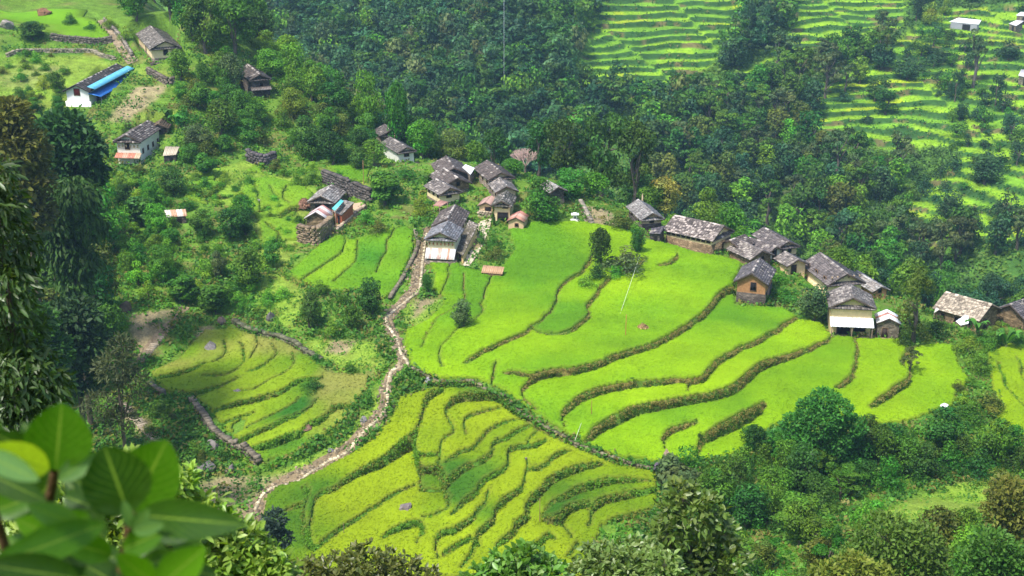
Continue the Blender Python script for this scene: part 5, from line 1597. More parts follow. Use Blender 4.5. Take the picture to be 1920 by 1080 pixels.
T = """broad dark 575 293 92 80 large round dark tree on the slope above the ruined wall
broad mid 415 258 78 74 glossy round tree in the thicket below the big farmhouse
broad mid 372 203 70 50 rounded tree at the left of the thicket beside the blue trimmed house yard
broad mid 385 160 46 44 small round tree at the top of the thicket near the yard wall
bush mid 345 230 50 40 bush below the bare yard of the blue trimmed house
broad mid 455 225 70 62 tree between the thicket and the dark stone farmhouse
broad grey 440 172 60 74 grey green tree touching the left side of the dark stone farmhouse
broad bright 508 144 72 56 light green tree behind the dark stone farmhouse
bush yellow 350 150 40 28 yellowish bush at the foot of the big farmhouse
broad bright 583 170 64 64 bright airy tree on the crest right of the dark stone farmhouse
broad yellow 553 222 58 62 yellow green tree on the slope below the dark stone farmhouse
broad dark 622 222 84 70 dark dense tree right of the yellow green one on the slope
broad mid 688 268 58 58 round tree directly left of the upper twin houses
broad mid 702 312 64 52 round tree at the left of the white fronted twin house
bush mid 655 300 54 42 bush on the slope left of the twin houses
broad olive 640 262 52 50 olive tree on the slope between the dark dense tree and the twin houses
broad bright 790 262 72 46 bright tree right behind the white fronted twin house
broad mid 745 190 62 50 rounded crown on the crest above the twin houses
broad bright 690 178 64 58 bright green crown on the wooded crest left of the far gorge
fan mid 722 384 82 62 broad tree with big leaves beside the retaining wall of the stony yard
bush yellow 787 402 50 52 yellow green bush left of the left trio of roofs
bush mid 590 345 50 36 dark glossy bush above the stony yard
bush bright 556 348 36 36 light bush beside the dark glossy one above the stony yard
bush mid 760 336 60 30 low hedge like bush below the white fronted twin house
bush mid 800 345 46 26 bush against the left trio of slate roofs
cone mid 1012 413 104 86 big conical tree on the upper edge of the wide rice field
broad mid 965 330 66 34 rounded tree behind the right trio of slate roofs
broad mid 1072 372 84 58 spreading tree right behind the conical tree
broad bright 1118 372 76 50 bright tree on the crest above the stepped path
bush olive 1160 430 62 44 scrubby olive bush at the top corner of the wide rice field
bush bright 1190 436 44 30 light bush under the pale roof at the head of the rice field
broad mid 1222 376 70 36 crown just behind the pale roof at the head of the rice field
tall dark 1060 345 104 128 dark forest tree left in the tall wood behind the conical tree
tall dark 1128 352 124 158 tallest dark tree of the wood behind the conical tree
tall dark 1188 352 104 122 dark tree at the right end of the tall wood behind the village
tall dark 1010 312 90 96 dark tree at the left end of the tall wood behind the bare tree
blossom gold 1248 376 84 56 golden blossoming tree on the crest above the longhouse
bush bright 1262 420 46 26 light bush between the pale roof and the longhouse
bush mid 1330 412 80 26 green bush showing over the roof of the longhouse
bush bright 1388 440 60 26 light bush at the right end of the longhouse roof
broad dark 1126 505 60 86 dark upright tree on the overgrown bank in the middle of the rice
bush dark 1118 524 52 48 dark bush at the foot of the upright tree in the rice
bush grey 1172 514 88 68 grey green bush right of the upright tree in the rice
broad dark 1193 476 40 52 slim dark tree by the upper end of the cable
bush lime 1095 540 56 36 pale leafy bush on the overgrown bank in the rice
bush bright 1150 520 50 30 light weeds bush below the grey green bush in the rice
broad grey 868 616 56 58 lone small tree on the terrace edge under the thatched shelter
broad mid 803 551 36 40 small round tree beside the footpath below the white tin front
broad dark 697 596 66 80 round dark tree above the footpath bend
broad dark 581 618 64 74 round dark tree with a wide shaded side left of the footpath
bush mid 640 574 46 42 small round bush between the strip fields and the footpath trees
bush mid 600 553 46 36 low round bush at the lower tip of the strip fields
broad mid 660 620 54 52 round speckled bush tree near the footpath bend
bush bright 622 630 50 38 bright low bush left of the speckled bush tree
fan mid 402 588 76 58 fan leaved tree above the terrace fan with a deep shadow
fan mid 342 566 72 54 fan leaved tree left of its twin above the terrace fan
broad mid 468 544 88 86 wide tree crown on the knoll above the terrace fan
broad mid 512 502 54 52 tree right behind the wide crown on the knoll
broad grey 410 522 46 56 slim grey green tree left of the wide crown on the knoll
broad dark 432 452 78 66 dark many lobed tree right of the striped tin shed
broad mid 382 446 62 58 tree touching the right end of the striped tin shed
broad mid 456 412 62 48 tree top above the dark many lobed tree
broad dark 460 440 56 50 dark glossy tree at the meadow edge right of the tin shed
fan dark 265 424 72 58 dark fan leaved tree left of the striped tin shed
broad dark 228 394 54 52 dark tree on the wooded slope left of the tin shed
bush mid 352 394 62 32 bush behind the striped tin shed
fan mid 388 328 54 44 large leaved bush below the whitewashed house
broad dark 325 366 66 58 dark tree below the flat stone store
bush olive 262 326 36 24 olive bush in front of the whitewashed house
broad grey 372 276 74 46 dull green spreading tree right of the thatched barn
bush bright 350 300 40 34 light bush beside the flat stone store
bush mid 470 262 70 50 bush in the thicket above the ruined dark wall
broad mid 475 238 60 46 tree in the middle of the upper thicket
bush olive 520 322 36 32 small bush beside the ruined dark wall
bush mid 660 350 40 24 bush at the meadow edge behind the stony yard
broad grey 1525 603 78 72 grey green spreading tree before the large brown roofed house
plume olive 1712 642 118 150 tall feathery tree right of the veranda house
bush dark 1694 650 40 46 dark bush at the foot of the feathery tree
bush dark 1755 632 70 52 dark bush between the feathery tree and the derelict barn
airy grey 1706 704 50 56 small leaning tree on the bank right of the last wide field
bush bright 1852 576 62 32 bright green crown behind the derelict barn
bush yellow 1815 664 60 44 yellowish bush on the track below the derelict barn
bush mid 1838 700 62 60 green bush along the track at the right fields
bush mid 1850 650 66 40 leafy bush below the stone barn
bush mid 1905 650 50 40 bush at the right edge under the stone barn
bush olive 1850 770 70 50 brownish bush at the lower right field corner
bush mid 1815 790 70 60 dense bush beside the white tarpaulin
broad dark 1412 852 66 66 dark round tree at the left edge of the gully by the last terrace
broad dark 1622 856 80 88 dark tree right of the biggest gully tree
broad dark 1672 850 70 66 second dark tree right of the biggest gully tree
broad dark 1768 846 116 92 wide dark tree under the white tarpaulin
broad mid 1700 880 90 70 layered tree in the gully above the grass slope
bush mid 1830 860 90 60 bush at the right end of the gully trees
cone dark 1406 940 38 76 slim dark conical tree in the lower gully
fan grey 1266 932 96 88 silver leaved tree by the purple grey boulder
fan mid 1340 938 84 74 tree with big glossy leaves right of the silver leaved tree
broad mid 1470 900 70 90 vine covered tree left under the biggest gully tree
bush mid 1585 900 90 54 bush at the foot of the biggest gully tree
airy mid 1500 1010 170 96 spreading feathery tree in the lower right scrub
airy mid 1590 930 110 60 feathery layered tree below the biggest gully tree
bush bright 1420 985 50 44 bright small shrub left of the spreading feathery tree
bush dark 1311 823 16 22 tiny dark shrub at a terrace end near the gully
bush dark 1186 716 18 12 tiny dark shrub on a bank in the wide rice
bush mid 655 700 44 32 dark bush on the wall top between terrace fan and footpath
bush mid 593 678 32 28 small dark bush on the upper edge of the terrace fan
bush dark 588 735 46 34 dark bush in the middle right of the terrace fan
bush mid 306 784 66 50 bush beside the slanting dark wall of the terrace fan
bush mid 370 858 28 28 small dark bush on the stony ground below the terrace fan
bush mid 560 420 30 30 bush near the brown stone wall platform
bush bright 690 420 50 36 leafy bushes at the right end of the stony yard
bush olive 710 440 46 36 reddish green bush at the head of the strip fields
bush mid 925 470 40 40 bush at the lower end of the paved courtyard
bush olive 930 488 44 34 reddish bush beside the thatched hay shelter
bush mid 905 458 24 30 slim shrub on the right of the courtyard
cone dark 925 424 10 40 slim dark cypress at the courtyard corner
bush mid 1470 560 60 30 bush between the brick house and the grey green spreading tree
bush mid 1440 572 40 26 dark green bush at the base of the brick house
bush bright 1460 530 40 30 light bush behind the brick house
broad mid 1580 500 80 40 leafy crown behind the large brown roofed house
fan mid 1620 506 60 34 crown with pale leaves right behind the large brown roof
broad olive 40 300 90 90 olive tree at the left edge level with the whitewashed house
broad yellow 20 250 60 70 yellowish tree at the far left edge
bush yellow 165 185 60 34 yellowish shrub left of the white gable
bush mid 118 140 34 22 shrub on the meadow above the blue trimmed house
bush mid 133 46 36 32 dark shrub on the edge of the high rice slope
bush mid 170 58 24 22 small dark shrub right of the other on the high rice slope
bush yellow 205 55 40 34 yellow green bush by the stone path at the top
bush yellow 236 78 36 36 light bush left of the big farmhouse
broad dark 60 75 90 36 dark hedge of bushes below the high rice at the left
bush olive 1845 205 20 20 xx""".split("\n")[:-1]
for l in T:
    q = l.split(" ", 6)
    tree(q[0], q[1], float(q[2]), float(q[3]), float(q[4]), float(q[5]), q[6])

# leafless pinkish tree
P = cast1(985, 306, ymin=120, ymax=300); s = depth(P) / FPX
root = empty("bare_tree", P); tag(root, "leafless pinkish tree in front of the dark wood behind the village", "tree")
r_ = np.random.default_rng(9); mb = MB(); mt = MB()
mt.tube([(0, 0, -.6), (0, 0, 1.2), (.1, 0, 2.0)], [.24, .2, .15], 6, (.3, .22, .19)); mt.build("trunk", M_BARK, root)
def twig(mb, a, d, l, rad, lev):
    b = a + d * l
    mb.tube([a, b], [rad, rad * .7], 4, (.52, .37, .33))
    if lev == 0: return
    for i in range(4 if lev > 1 else 5):
        d2 = (d + Vector(r_.normal(size=3)) * .38 + Vector((0, 0, .12))).normalized()
        if d2.z < .05: d2.z = .15
        twig(mb, b if i else a + d * l * .6, d2.normalized(), l * .72, rad * .62, lev - 1)
for i in range(6):
    a = 2 * pi * i / 6
    twig(mb, Vector((0, 0, 1.3)), Vector((cos(a) * .7, sin(a) * .7, .9)).normalized(), 1.5, .085, 4)
mb.build("crown", M_BARK, root)
sc_ = 62 * s / 7.0
root.scale = (sc_, sc_, sc_)

# banana clumps: tall arching blades
def banana(u, v, hpx, label, seed):
    r = np.random.default_rng(seed); P = cast1(u, v, ymin=120, ymax=300); s = depth(P) / FPX; h = hpx * s
    root = empty("banana_plant", P); tag(root, label, "banana plant")
    mb = MB(); ms = MB()
    for k in range(9):
        a = r.random() * 6.28; t = r.uniform(.4, .9) ; n = 7; w = h * .14
        ox, oy = r.normal() * .3, r.normal() * .3
        pts = []
        for i in range(n):
            q = i / (n - 1)
            rr = q * h * .75 * t; z = h * (.25 + .75 * math.sin(q * 2.0) * .9 - .15 * q * q)
            pts.append(np.array([ox + cos(a) * rr, oy + sin(a) * rr, z]))
        sd = np.array([-sin(a), cos(a), 0]); c = np.array([.10, .26, .03]) * r.uniform(.7, 1.3)
        for i in range(n - 1):
            w0 = w * math.sin(min(1, (i + .15) / (n - 1)) * pi) ** .6 ; w1 = w * math.sin(min(.98, (i + 1.1) / (n - .9)) * pi) ** .6
            up = np.array([0, 0, .18 * w])
            mb.quad(tuple(pts[i] - sd * w0 + up), tuple(pts[i]), tuple(pts[i + 1]), tuple(pts[i + 1] - sd * w1 + up), tuple(c))
            mb.quad(tuple(pts[i]), tuple(pts[i] + sd * w0 + up), tuple(pts[i + 1] + sd * w1 + up), tuple(pts[i + 1]), tuple(c))
    for k in range(3): ms.tube([(r.normal() * .3, r.normal() * .3, -.3), (0, 0, h * .35)], [.14, .1], 6, (.16, .2, .06))
    ms.build("stem", M_BARK, root); mb.build("leaves", M_LEAF, root)
banana(318, 232, 34, "banana clump above the thatched barn with arching blades", 1)
banana(335, 240, 30, "second banana clump right of the first above the thatched barn", 2)
banana(1885, 655, 44, "banana clump by the right fields below the stone barn", 3)
banana(1830, 630, 36, "banana clump under the wall of the stone barn", 4)

def scatter(poly, n, kinds, w, h, label, group, ymin=120, ymax=300, mind=.55, world=None, avoid=(), npx=None, seed=1, size=.46, clump=0):
    r = np.random.default_rng(seed)
    if world is None:
        u0, v0 = np.min(poly, 0); u1, v1 = np.max(poly, 0)
        u = r.uniform(u0, u1, n * 6); v = r.uniform(v0, v1, n * 6); k = in_poly(u, v, poly)
        P = cast(u[k], v[k], ymin=ymin, ymax=ymax)
        P = P[~np.isnan(P[:, 0])]
    else:
        P = world
    pu, pv = proj(P)
    if clump:
        kk = vnoise(P[:, 0], P[:, 1], clump, 61) > .5; P = P[kk]; pu = pu[kk]; pv = pv[kk]
    for a in avoid: 
        kk = ~in_poly(pu, pv, a); P = P[kk]; pu = pu[kk]; pv = pv[kk]
    out = []
    for p in P:
        ww = r.uniform(*w)
        if all((p[0] - q[0]) ** 2 + (p[1] - q[1]) ** 2 > (mind * (ww + q[3]) / 2 * 1.0) ** 2 for q in out):
            out.append((p[0], p[1], p[2], ww))
        if len(out) >= n: break
    for p in out:
        kd, cl = kinds[int(r.integers(len(kinds)))]
        hh = r.uniform(*h) * p[3] / np.mean(w)
        tree_at((p[0], p[1], p[2] - .2), kd, cl, p[3], hh, label, group, n=npx, size=size)
    return len(out)

VIL = [[(0, 120), (330, 120), (330, 320), (0, 330)]]
# left wooded gully
scatter([(0, 340), (110, 380), (160, 410), (200, 460), (205, 540), (190, 620), (230, 720), (180, 760), (0, 780)], 46, [('broad', 'dark'), ('tall', 'dark'), ('broad', 'mid'), ('broad', 'olive')], (7, 12), (10, 15),
        "dark broadleaf tree in the wooded gully along the left edge", "trees in the left gully", 122, 262, .5, seed=2)
scatter([(200, 320), (330, 380), (340, 470), (300, 560), (230, 560), (220, 420)], 34, [('bush', 'mid'), ('broad', 'mid'), ('bush', 'bright'), ('bush', 'lime'), ('broad', 'bright')], (3.0, 6.0), (3.5, 5.5),
        "green bush or small tree on the overgrown slope left of the tin shed", "bushes on the left slope", 122, 262, .5, seed=3)
scatter([(270, 430), (420, 460), (560, 540), (520, 600), (420, 600), (280, 560)], 30, [('bush', 'mid'), ('bush', 'bright'), ('bush', 'lime')], (2.2, 4.5), (2.2, 3.6),
        "low bush on the knoll above the terrace fan", "bushes on the knoll", 122, 262, .6, seed=4)
# slope between the upper houses and the village
UP = [(330, 130), (560, 120), (720, 190), (760, 300), (700, 330), (600, 320), (520, 280), (440, 300), (340, 320), (320, 240)]
scatter(UP, 46, [('broad', 'mid'), ('broad', 'bright'), ('bush', 'mid'), ('broad', 'dark'), ('bush', 'bright'), ('bush', 'olive')], (4, 7.5), (3.8, 7.0),
        "green tree in the thicket between the upper farmhouses and the village", "trees of the upper thicket", 122, 290, .55, seed=5,
        avoid=[[(440, 120), (530, 120), (530, 210), (440, 210)], [(690, 215), (800, 215), (800, 330), (690, 330)], [(205, 230), (345, 230), (345, 320), (205, 320)], [(455, 270), (525, 270), (525, 330), (455, 330)]])
scatter([(0, 100), (110, 105), (120, 160), (60, 200), (0, 230)], 16, [('bush', 'mid'), ('bush', 'bright'), ('bush', 'yellow'), ('bush', 'olive')], (1.8, 3.6), (1.4, 2.8),
        "low bush in the garden plots left of the white house with blue roofs", "bushes of the upper garden", 200, 290, .8, seed=18)
scatter([(60, 160), (120, 170), (118, 215), (40, 240), (0, 230)], 12, [('bush', 'mid'), ('bush', 'yellow'), ('broad', 'mid')], (3, 5), (2.6, 4.2),
        "shrub on the slope just left of the white gable", "shrubs by the white gable", 200, 290, .7, seed=19)
scatter([(480, 300), (700, 330), (690, 420), (640, 430), (560, 470), (480, 480), (350, 400), (350, 340)], 40, [('bush', 'mid'), ('bush', 'bright'), ('bush', 'lime')], (1.6, 3.4), (1.3, 2.6),
        "small rounded bush in the meadow plots around the stony yard", "bushes of the meadow plots", 200, 290, .9, seed=20, avoid=[[(560, 335), (700, 335), (700, 465), (560, 465)]])
# wood at the top behind the big farmhouse
scatter([(225, 0), (470, 0), (480, 60), (450, 110), (370, 110), (340, 60), (290, 40), (240, 45)], 34, [('tall', 'dark'), ('broad', 'dark'), ('tall', 'mid'), ('broad', 'mid')], (7, 10), (9, 13),
        "tall dark tree in the wood rising behind the big farmhouse", "trees behind the big farmhouse", 255, 338, .5, seed=6)
# crest and back slope behind the village (their feet are hidden by the ridge)
r_ = np.random.default_rng(21)
xw = r_.uniform(-62, 14, 700); yw = r_.uniform(252, 318, 700)
Pw = np.stack([xw, yw, ground(xw, yw)], -1)
wu, wv = proj(Pw); k = (yw > 262 + (xw + 10) * -.55) & (wv < 330)
scatter(None, 84, [('tall', 'dark'), ('broad', 'mid'), ('broad', 'dark'), ('tall', 'mid'), ('broad', 'bright'), ('broad', 'olive')], (6, 9.5), (7.5, 11.5),
        "leafy tree of the wood on the back slope above the village roofs", "trees on the back slope", world=Pw[k], seed=7, mind=.5)
xw = r_.uniform(6, 118, 900); yw = r_.uniform(236, 330, 900)
Pw = np.stack([xw, yw, ground(xw, yw)], -1)
lim = np.interp(xw, [6, 20, 30, 45, 60, 80, 100], [250, 238, 234, 232, 226, 222, 220]) + 10
k = yw > lim
scatter(None, 70, [('tall', 'dark'), ('broad', 'dark'), ('tall', 'blue'), ('broad', 'mid'), ('tall', 'blue')], (7, 10.5), (9, 13),
        "dark tree in the gorge wood just behind the row of right hand houses", "trees in the gorge", world=Pw[k], seed=8, mind=.5)
# lower right gully and near slope
scatter([(1300, 880), (1420, 860), (1560, 860), (1700, 850), (1900, 840), (1920, 900), (1720, 900), (1560, 960), (1460, 1010), (1330, 1010), (1250, 1000)], 46,
        [('broad', 'dark'), ('bush', 'mid'), ('broad', 'mid'), ('bush', 'dark'), ('airy', 'mid')], (3.5, 6.5), (3.5, 6.5),
        "dark shrubby tree in the gully under the wide rice terraces", "trees of the lower gully", 105, 200, .5, seed=9)
scatter([(1240, 960), (1420, 960), (1560, 1010), (1760, 1010), (1920, 940), (1920, 1200), (1240, 1200)], 44, [('broad', 'mid'), ('airy', 'mid'), ('broad', 'olive'), ('bush', 'mid'), ('broad', 'bright')], (4, 6.5), (4.5, 7),
        "bushy tree on the near slope in the lower right of the view", "trees of the near right slope", 80, 142, .5, seed=10)
scatter([(1820, 620), (1920, 620), (1920, 640), (1850, 740), (1860, 780), (1800, 800), (1790, 740)], 16, [('bush', 'mid'), ('bush', 'bright'), ('bush', 'olive')], (2, 3.6), (1.8, 3.0),
        "leafy bush along the track between the last wide field and the right edge fields", "bushes along the right track", 120, 215, .6, seed=11)
scatter([(230, 700), (330, 740), (420, 830), (430, 880), (330, 860), (200, 760)], 14, [('bush', 'mid'), ('bush', 'grey'), ('bush', 'olive')], (1.6, 3.0), (1.4, 2.4),
        "small bush on the stony slope below the dark slanting wall", "bushes on the stony slope", 120, 190, .6, seed=12)


# far hillside: trees one can tell apart
FK = [('tall', 'blue'), ('broad', 'blue'), ('tall', 'dark'), ('broad', 'mid'), ('airy', 'grey'), ('broad', 'dark'), ('airy', 'mid'), ('broad', 'olive'), ('broad', 'bright')]
FT = """pine grey 1824 162 78 104 lone tall pine with a bare trunk on the far right hillside
broad blue 1652 130 64 52 round dark tree at the corner of the bright shelf field on the far hillside
broad blue 1700 150 70 44 dark tree right of the round one under the bright shelf field
tall blue 1790 190 34 60 slim dark tree left below the lone pine
tall blue 1866 198 40 62 dense dark tree right below the lone pine
broad blue 1800 226 36 36 small dark tree under the slim one on the far terraces
broad blue 1845 346 84 62 large rounded tree alone in the lower far terraces
broad blue 1780 420 60 60 dark tree beside the large rounded tree on the far terraces
tall blue 1400 95 34 92 tall dark tree left of a pair between the far terrace fields
tall blue 1432 92 38 86 tall dark tree right of a pair between the far terrace fields
bush blue 1770 115 70 30 dark hedge under the bright shelf field
bush blue 1740 100 50 20 end of the dark hedge under the bright shelf field
bush blue 1625 232 26 24 small dark bush on the far terraces
bush blue 1580 190 40 24 dark bush by the ridge path of the far hillside
broad blue 1385 130 46 44 rounded light tree below the pair of tall trees
bush blue 1760 180 16 18 tiny bush on the far terraces left of the slim tree
tall dark 1640 190 60 50 dark clump above the yellow far terraces
tall dark 1660 215 60 46 dark clump in the middle of the far terraces
bush blue 1890 110 70 46 dark trees below the pinkish far roof
broad blue 1718 40 40 60 dark tree on the bamboo edge left of the white far shed
bush yellow 1745 45 40 50 yellow bamboo clump at the top of the far hillside
bush yellow 1772 28 26 40 second yellow bamboo clump beside the white far shed""".split("\n")
for l in FT:
    q = l.split(" ", 6)
    tree(q[0], q[1], float(q[2]), float(q[3]), float(q[4]), float(q[5]), q[6], ymin=330, ymax=655, size=.6, n=1400)
FA = list(FARFIELD.values())
scatter([(1215, 330), (1300, 200), (1420, 130), (1560, 110), (1700, 80), (1640, 150), (1500, 230), (1560, 300), (1620, 330), (1700, 330), (1640, 440), (1760, 480), (1920, 440), (1920, 560), (1700, 580), (1400, 460), (1180, 400)], 262,
        FK, (8, 13), (9, 14.5), "bluish green tree of the wood covering the far right hillside", "trees of the far right hillside", 325, 500, .45, seed=14, avoid=FA[1:3], npx=1100, size=.66)
scatter(FARFIELD['c'], 120, [('bush', 'blue'), ('broad', 'blue'), ('bush', 'dark'), ('broad', 'mid')], (3.5, 9), (3, 7), "dark bush dotted over the far right terraces", "bushes on the far terraces", 325, 520, .6, seed=15, npx=500, size=.7, clump=24)
scatter([(1700, -40), (1920, -40), (1920, 8), (1700, 8)], 14, FK, (7, 10), (8, 12), "dark tree along the top of the far right hillside", "trees above the far white shed", 440, 600, .5, seed=16, npx=900, size=.66)

# the far wood left of the terraces reads as one mass
r_ = np.random.default_rng(77)
wp = [(440, -140), (1130, -140), (1125, 40), (1090, 120), (1040, 190), (960, 330), (760, 330), (600, 240), (480, 150), (430, 60)]
def wood(polys, n, seed, ymin=330, ymax=655, avoid=()):
    r = np.random.default_rng(seed); Ps = []
    for poly in polys:
        u0, v0 = np.min(poly, 0); u1, v1 = np.max(poly, 0)
        u = r.uniform(u0, u1, n * 3); v = r.uniform(v0, v1, n * 3); k = in_poly(u, v, poly)
        for a in avoid: k &= ~in_poly(u, v, a)
        P = cast(u[k], v[k], ymin=ymin, ymax=ymax); Ps.append(P[~np.isnan(P[:, 0])])
    P = np.concatenate(Ps); P = P[r.permutation(len(P))]
    out = []
    g = {}
    for p in P:
        c = (int(p[0] // 5.2), int(p[1] // 5.2))
        if c in g: continue
        g[c] = 1; out.append(p)
        if len(out) >= n: break
    return np.array(out)
Pw = wood([wp, [(1130, 90), (1190, 200), (1040, 330), (960, 330), (1040, 190)], [(1390, -60), (1490, -60), (1470, 60), (1420, 110), (1350, 140), (1395, 60)], [(1200, 200), (1330, 190), (1260, 330), (1200, 330)]], 1500, 5, avoid=[FARFIELD['a'], FARFIELD['b']])
kinds_ = ['tall', 'broad', 'broad', 'airy']; VV = []; FF_ = []; CC = []; nv = 0
protos_ = []
for k in range(8):
    (V, F, C), L = crown_arrays(kinds_[k % 4], ['blue', 'mid', 'dark', 'blue', 'blue', 'grey', 'blue', 'dark'][k], 500 + k, 420, .95)
    protos_.append((V, F, C))
for p in Pw:
    V, F, C = protos_[int(r_.integers(8))]
    a = r_.random() * 6.28; sw = r_.uniform(7, 13) / W0; sh = r_.uniform(8, 15) / HT0
    R = np.array([[cos(a) * sw, -sin(a) * sw, 0], [sin(a) * sw, cos(a) * sw, 0], [0, 0, sh]])
    VV.append(V @ R.T + p); FF_.append(F + nv); nv += len(V)
    CC.append(C * r_.uniform(.65, 1.5) * np.array([r_.uniform(.85, 1.35), 1, r_.uniform(.8, 1.15)]))
o = link("far_forest", mesh_np("far_forest", np.concatenate(VV), np.concatenate(FF_), np.concatenate(CC), M_LEAF))
tag(o, "dense bluish wood covering the far slope behind the village ridge", "forest", kind="stuff")
print("TREES", tcount, "wood", len(Pw))

# ------------------------------------------------------------------ plants close to the camera
def leaf_shape(n, P, T, N, size, aspect, r, col, cup=.18):
    """six-point folded leaves"""
    B = np.cross(N, T)
    s = size[:, None]; w = s * aspect * .5
    q = [P, P + T * s * .35 + B * w - 0 + N * s * cup * .5, P + T * s * .75 + B * w * .7 + N * s * cup * .4, P + T * s - N * s * cup * .3, P + T * s * .75 - B * w * .7 + N * s * cup * .4, P + T * s * .35 - B * w + N * s * cup * .5]
    mid = P + T * s * .55
    V = np.stack(q + [mid], 1).reshape(-1, 3)
    b = np.arange(n)[:, None] * 7
    F = np.concatenate([b + np.array([[0, 1, 2, 6]]), b + np.array([[6, 2, 3, 4]]), b + np.array([[0, 6, 4, 5]])])
    return V, F, np.repeat(col, 7, 0)

def px_tree(name, label, lobes, y, n, size, aspect, color, seed, mat=None, droop=0.0, flat=.85, trunk=None, cat="tree", rosette=0, core=True, tip=None):
    """crown of true leaves; lobes (u, v, radius px, depth offset m) fix where its boughs hang at distance y"""
    r = np.random.default_rng(seed)
    L = []
    for (u, v, rp, dy) in lobes:
        p = at_y(u, v, y + dy); s = depth(p) / FPX; L.append((*p, rp * s))
    L = np.array(L); wgt = L[:, 3] ** 2; wgt /= wgt.sum()
    c0 = L[:, :3].mean(0); zg = float(ground(c0[0], c0[1])); o0 = np.array([c0[0], c0[1], zg])
    k = r.choice(len(L), n, p=wgt)
    D = unit(r.normal(size=(n, 3)) + np.array([0, -.15, .3]))
    P = L[k, :3] + D * (L[k, 3] * (1 - .5 * r.random(n) ** 1.5))[:, None] * np.array([1, 1, flat])
    if rosette:      # leaves gathered in whorls at twig ends
        m = max(1, n // rosette); ci = r.integers(0, m, n)
        ctr = P[:m]; Dm = D[:m]
        P = ctr[ci] + r.normal(size=(n, 3)) * size * .12
        D = unit(Dm[ci] * .5 + r.normal(size=(n, 3)) * .75)
        T = D
        lf = k[:m][ci]
    else:
        T = unit(D * .5 + r.normal(size=(n, 3)) * .55 + np.array([0, 0, -droop])); lf = k
    N = unit(np.array([0, -.25, .8]) + r.normal(size=(n, 3)) * .45); N = unit(N - (N * T).sum(-1, keepdims=True) * T)
    cl = r.uniform(.8, 1.2, len(L))
    col = np.array(color) * cl[lf][:, None] * (.55 + .9 * r.random((n, 1)))
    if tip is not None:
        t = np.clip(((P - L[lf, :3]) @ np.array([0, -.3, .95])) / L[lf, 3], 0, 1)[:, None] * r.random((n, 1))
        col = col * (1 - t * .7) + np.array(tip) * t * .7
    V, F, C = leaf_shape(n, P - o0, T, N, size * (.6 + .7 * r.random(n)), aspect, r, col)
    root = empty(name, o0); tag(root, label, cat)
    link("crown", mesh_np("crown", V, F, C, mat or M_LEAFN), root)
    mb = MB(); top = c0 - o0
    tb = np.array([0, 0, -.5]) if trunk is None else at_y(trunk[0], trunk[1], y) - o0
    rad = max(.05, L[:, 3].mean() * .12)
    mb.tube([(0, 0, -.6), tuple(top * .5), tuple(top)], [rad * 1.3, rad, rad * .6], 7, (.10, .08, .06))
    for q in L:
        e = q[:3] - o0
        mb.tube([tuple(top * .75), tuple((top * .75 + e) / 2 + np.array([0, 0, .1])), tuple(e)], [rad * .5, rad * .35, rad * .1], 5, (.10, .08, .06))
        for j in range(4):
            d = unit(r.normal(size=3)) * q[3] * .8
            mb.tube([tuple(e), tuple(e + d)], [rad * .14, rad * .05], 4, (.12, .1, .07))
    mb.build("trunk", M_BARK, root)
    return root

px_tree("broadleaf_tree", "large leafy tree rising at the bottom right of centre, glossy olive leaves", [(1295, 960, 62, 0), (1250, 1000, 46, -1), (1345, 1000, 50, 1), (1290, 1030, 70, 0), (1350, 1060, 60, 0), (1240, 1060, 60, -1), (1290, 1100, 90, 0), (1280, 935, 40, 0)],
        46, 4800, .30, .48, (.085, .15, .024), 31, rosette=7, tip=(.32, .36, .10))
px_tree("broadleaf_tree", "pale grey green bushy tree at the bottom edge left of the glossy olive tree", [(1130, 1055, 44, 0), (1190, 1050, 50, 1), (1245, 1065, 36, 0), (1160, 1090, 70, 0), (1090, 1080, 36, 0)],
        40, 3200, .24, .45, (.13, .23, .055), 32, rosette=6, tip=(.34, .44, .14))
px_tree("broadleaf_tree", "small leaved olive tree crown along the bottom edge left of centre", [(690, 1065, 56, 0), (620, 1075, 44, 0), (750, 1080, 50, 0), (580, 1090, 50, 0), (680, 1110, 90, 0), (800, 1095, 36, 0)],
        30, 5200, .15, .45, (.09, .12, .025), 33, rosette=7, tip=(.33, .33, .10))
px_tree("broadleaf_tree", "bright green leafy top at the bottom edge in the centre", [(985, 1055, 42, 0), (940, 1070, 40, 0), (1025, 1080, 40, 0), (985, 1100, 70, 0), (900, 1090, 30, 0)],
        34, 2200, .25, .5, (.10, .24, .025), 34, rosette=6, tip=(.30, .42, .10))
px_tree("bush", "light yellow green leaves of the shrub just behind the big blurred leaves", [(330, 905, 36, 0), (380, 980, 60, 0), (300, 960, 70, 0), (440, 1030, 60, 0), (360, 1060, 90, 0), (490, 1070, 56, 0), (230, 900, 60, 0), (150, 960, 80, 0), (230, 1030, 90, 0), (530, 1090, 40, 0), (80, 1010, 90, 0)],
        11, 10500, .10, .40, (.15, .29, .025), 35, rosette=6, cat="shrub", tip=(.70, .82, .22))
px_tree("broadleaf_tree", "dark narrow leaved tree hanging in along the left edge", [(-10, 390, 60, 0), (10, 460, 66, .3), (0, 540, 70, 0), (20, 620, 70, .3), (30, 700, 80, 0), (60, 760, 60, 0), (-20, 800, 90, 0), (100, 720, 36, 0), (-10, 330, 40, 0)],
        15, 5200, .15, .26, (.05, .095, .02), 36, droop=.6, tip=(.13, .18, .05))
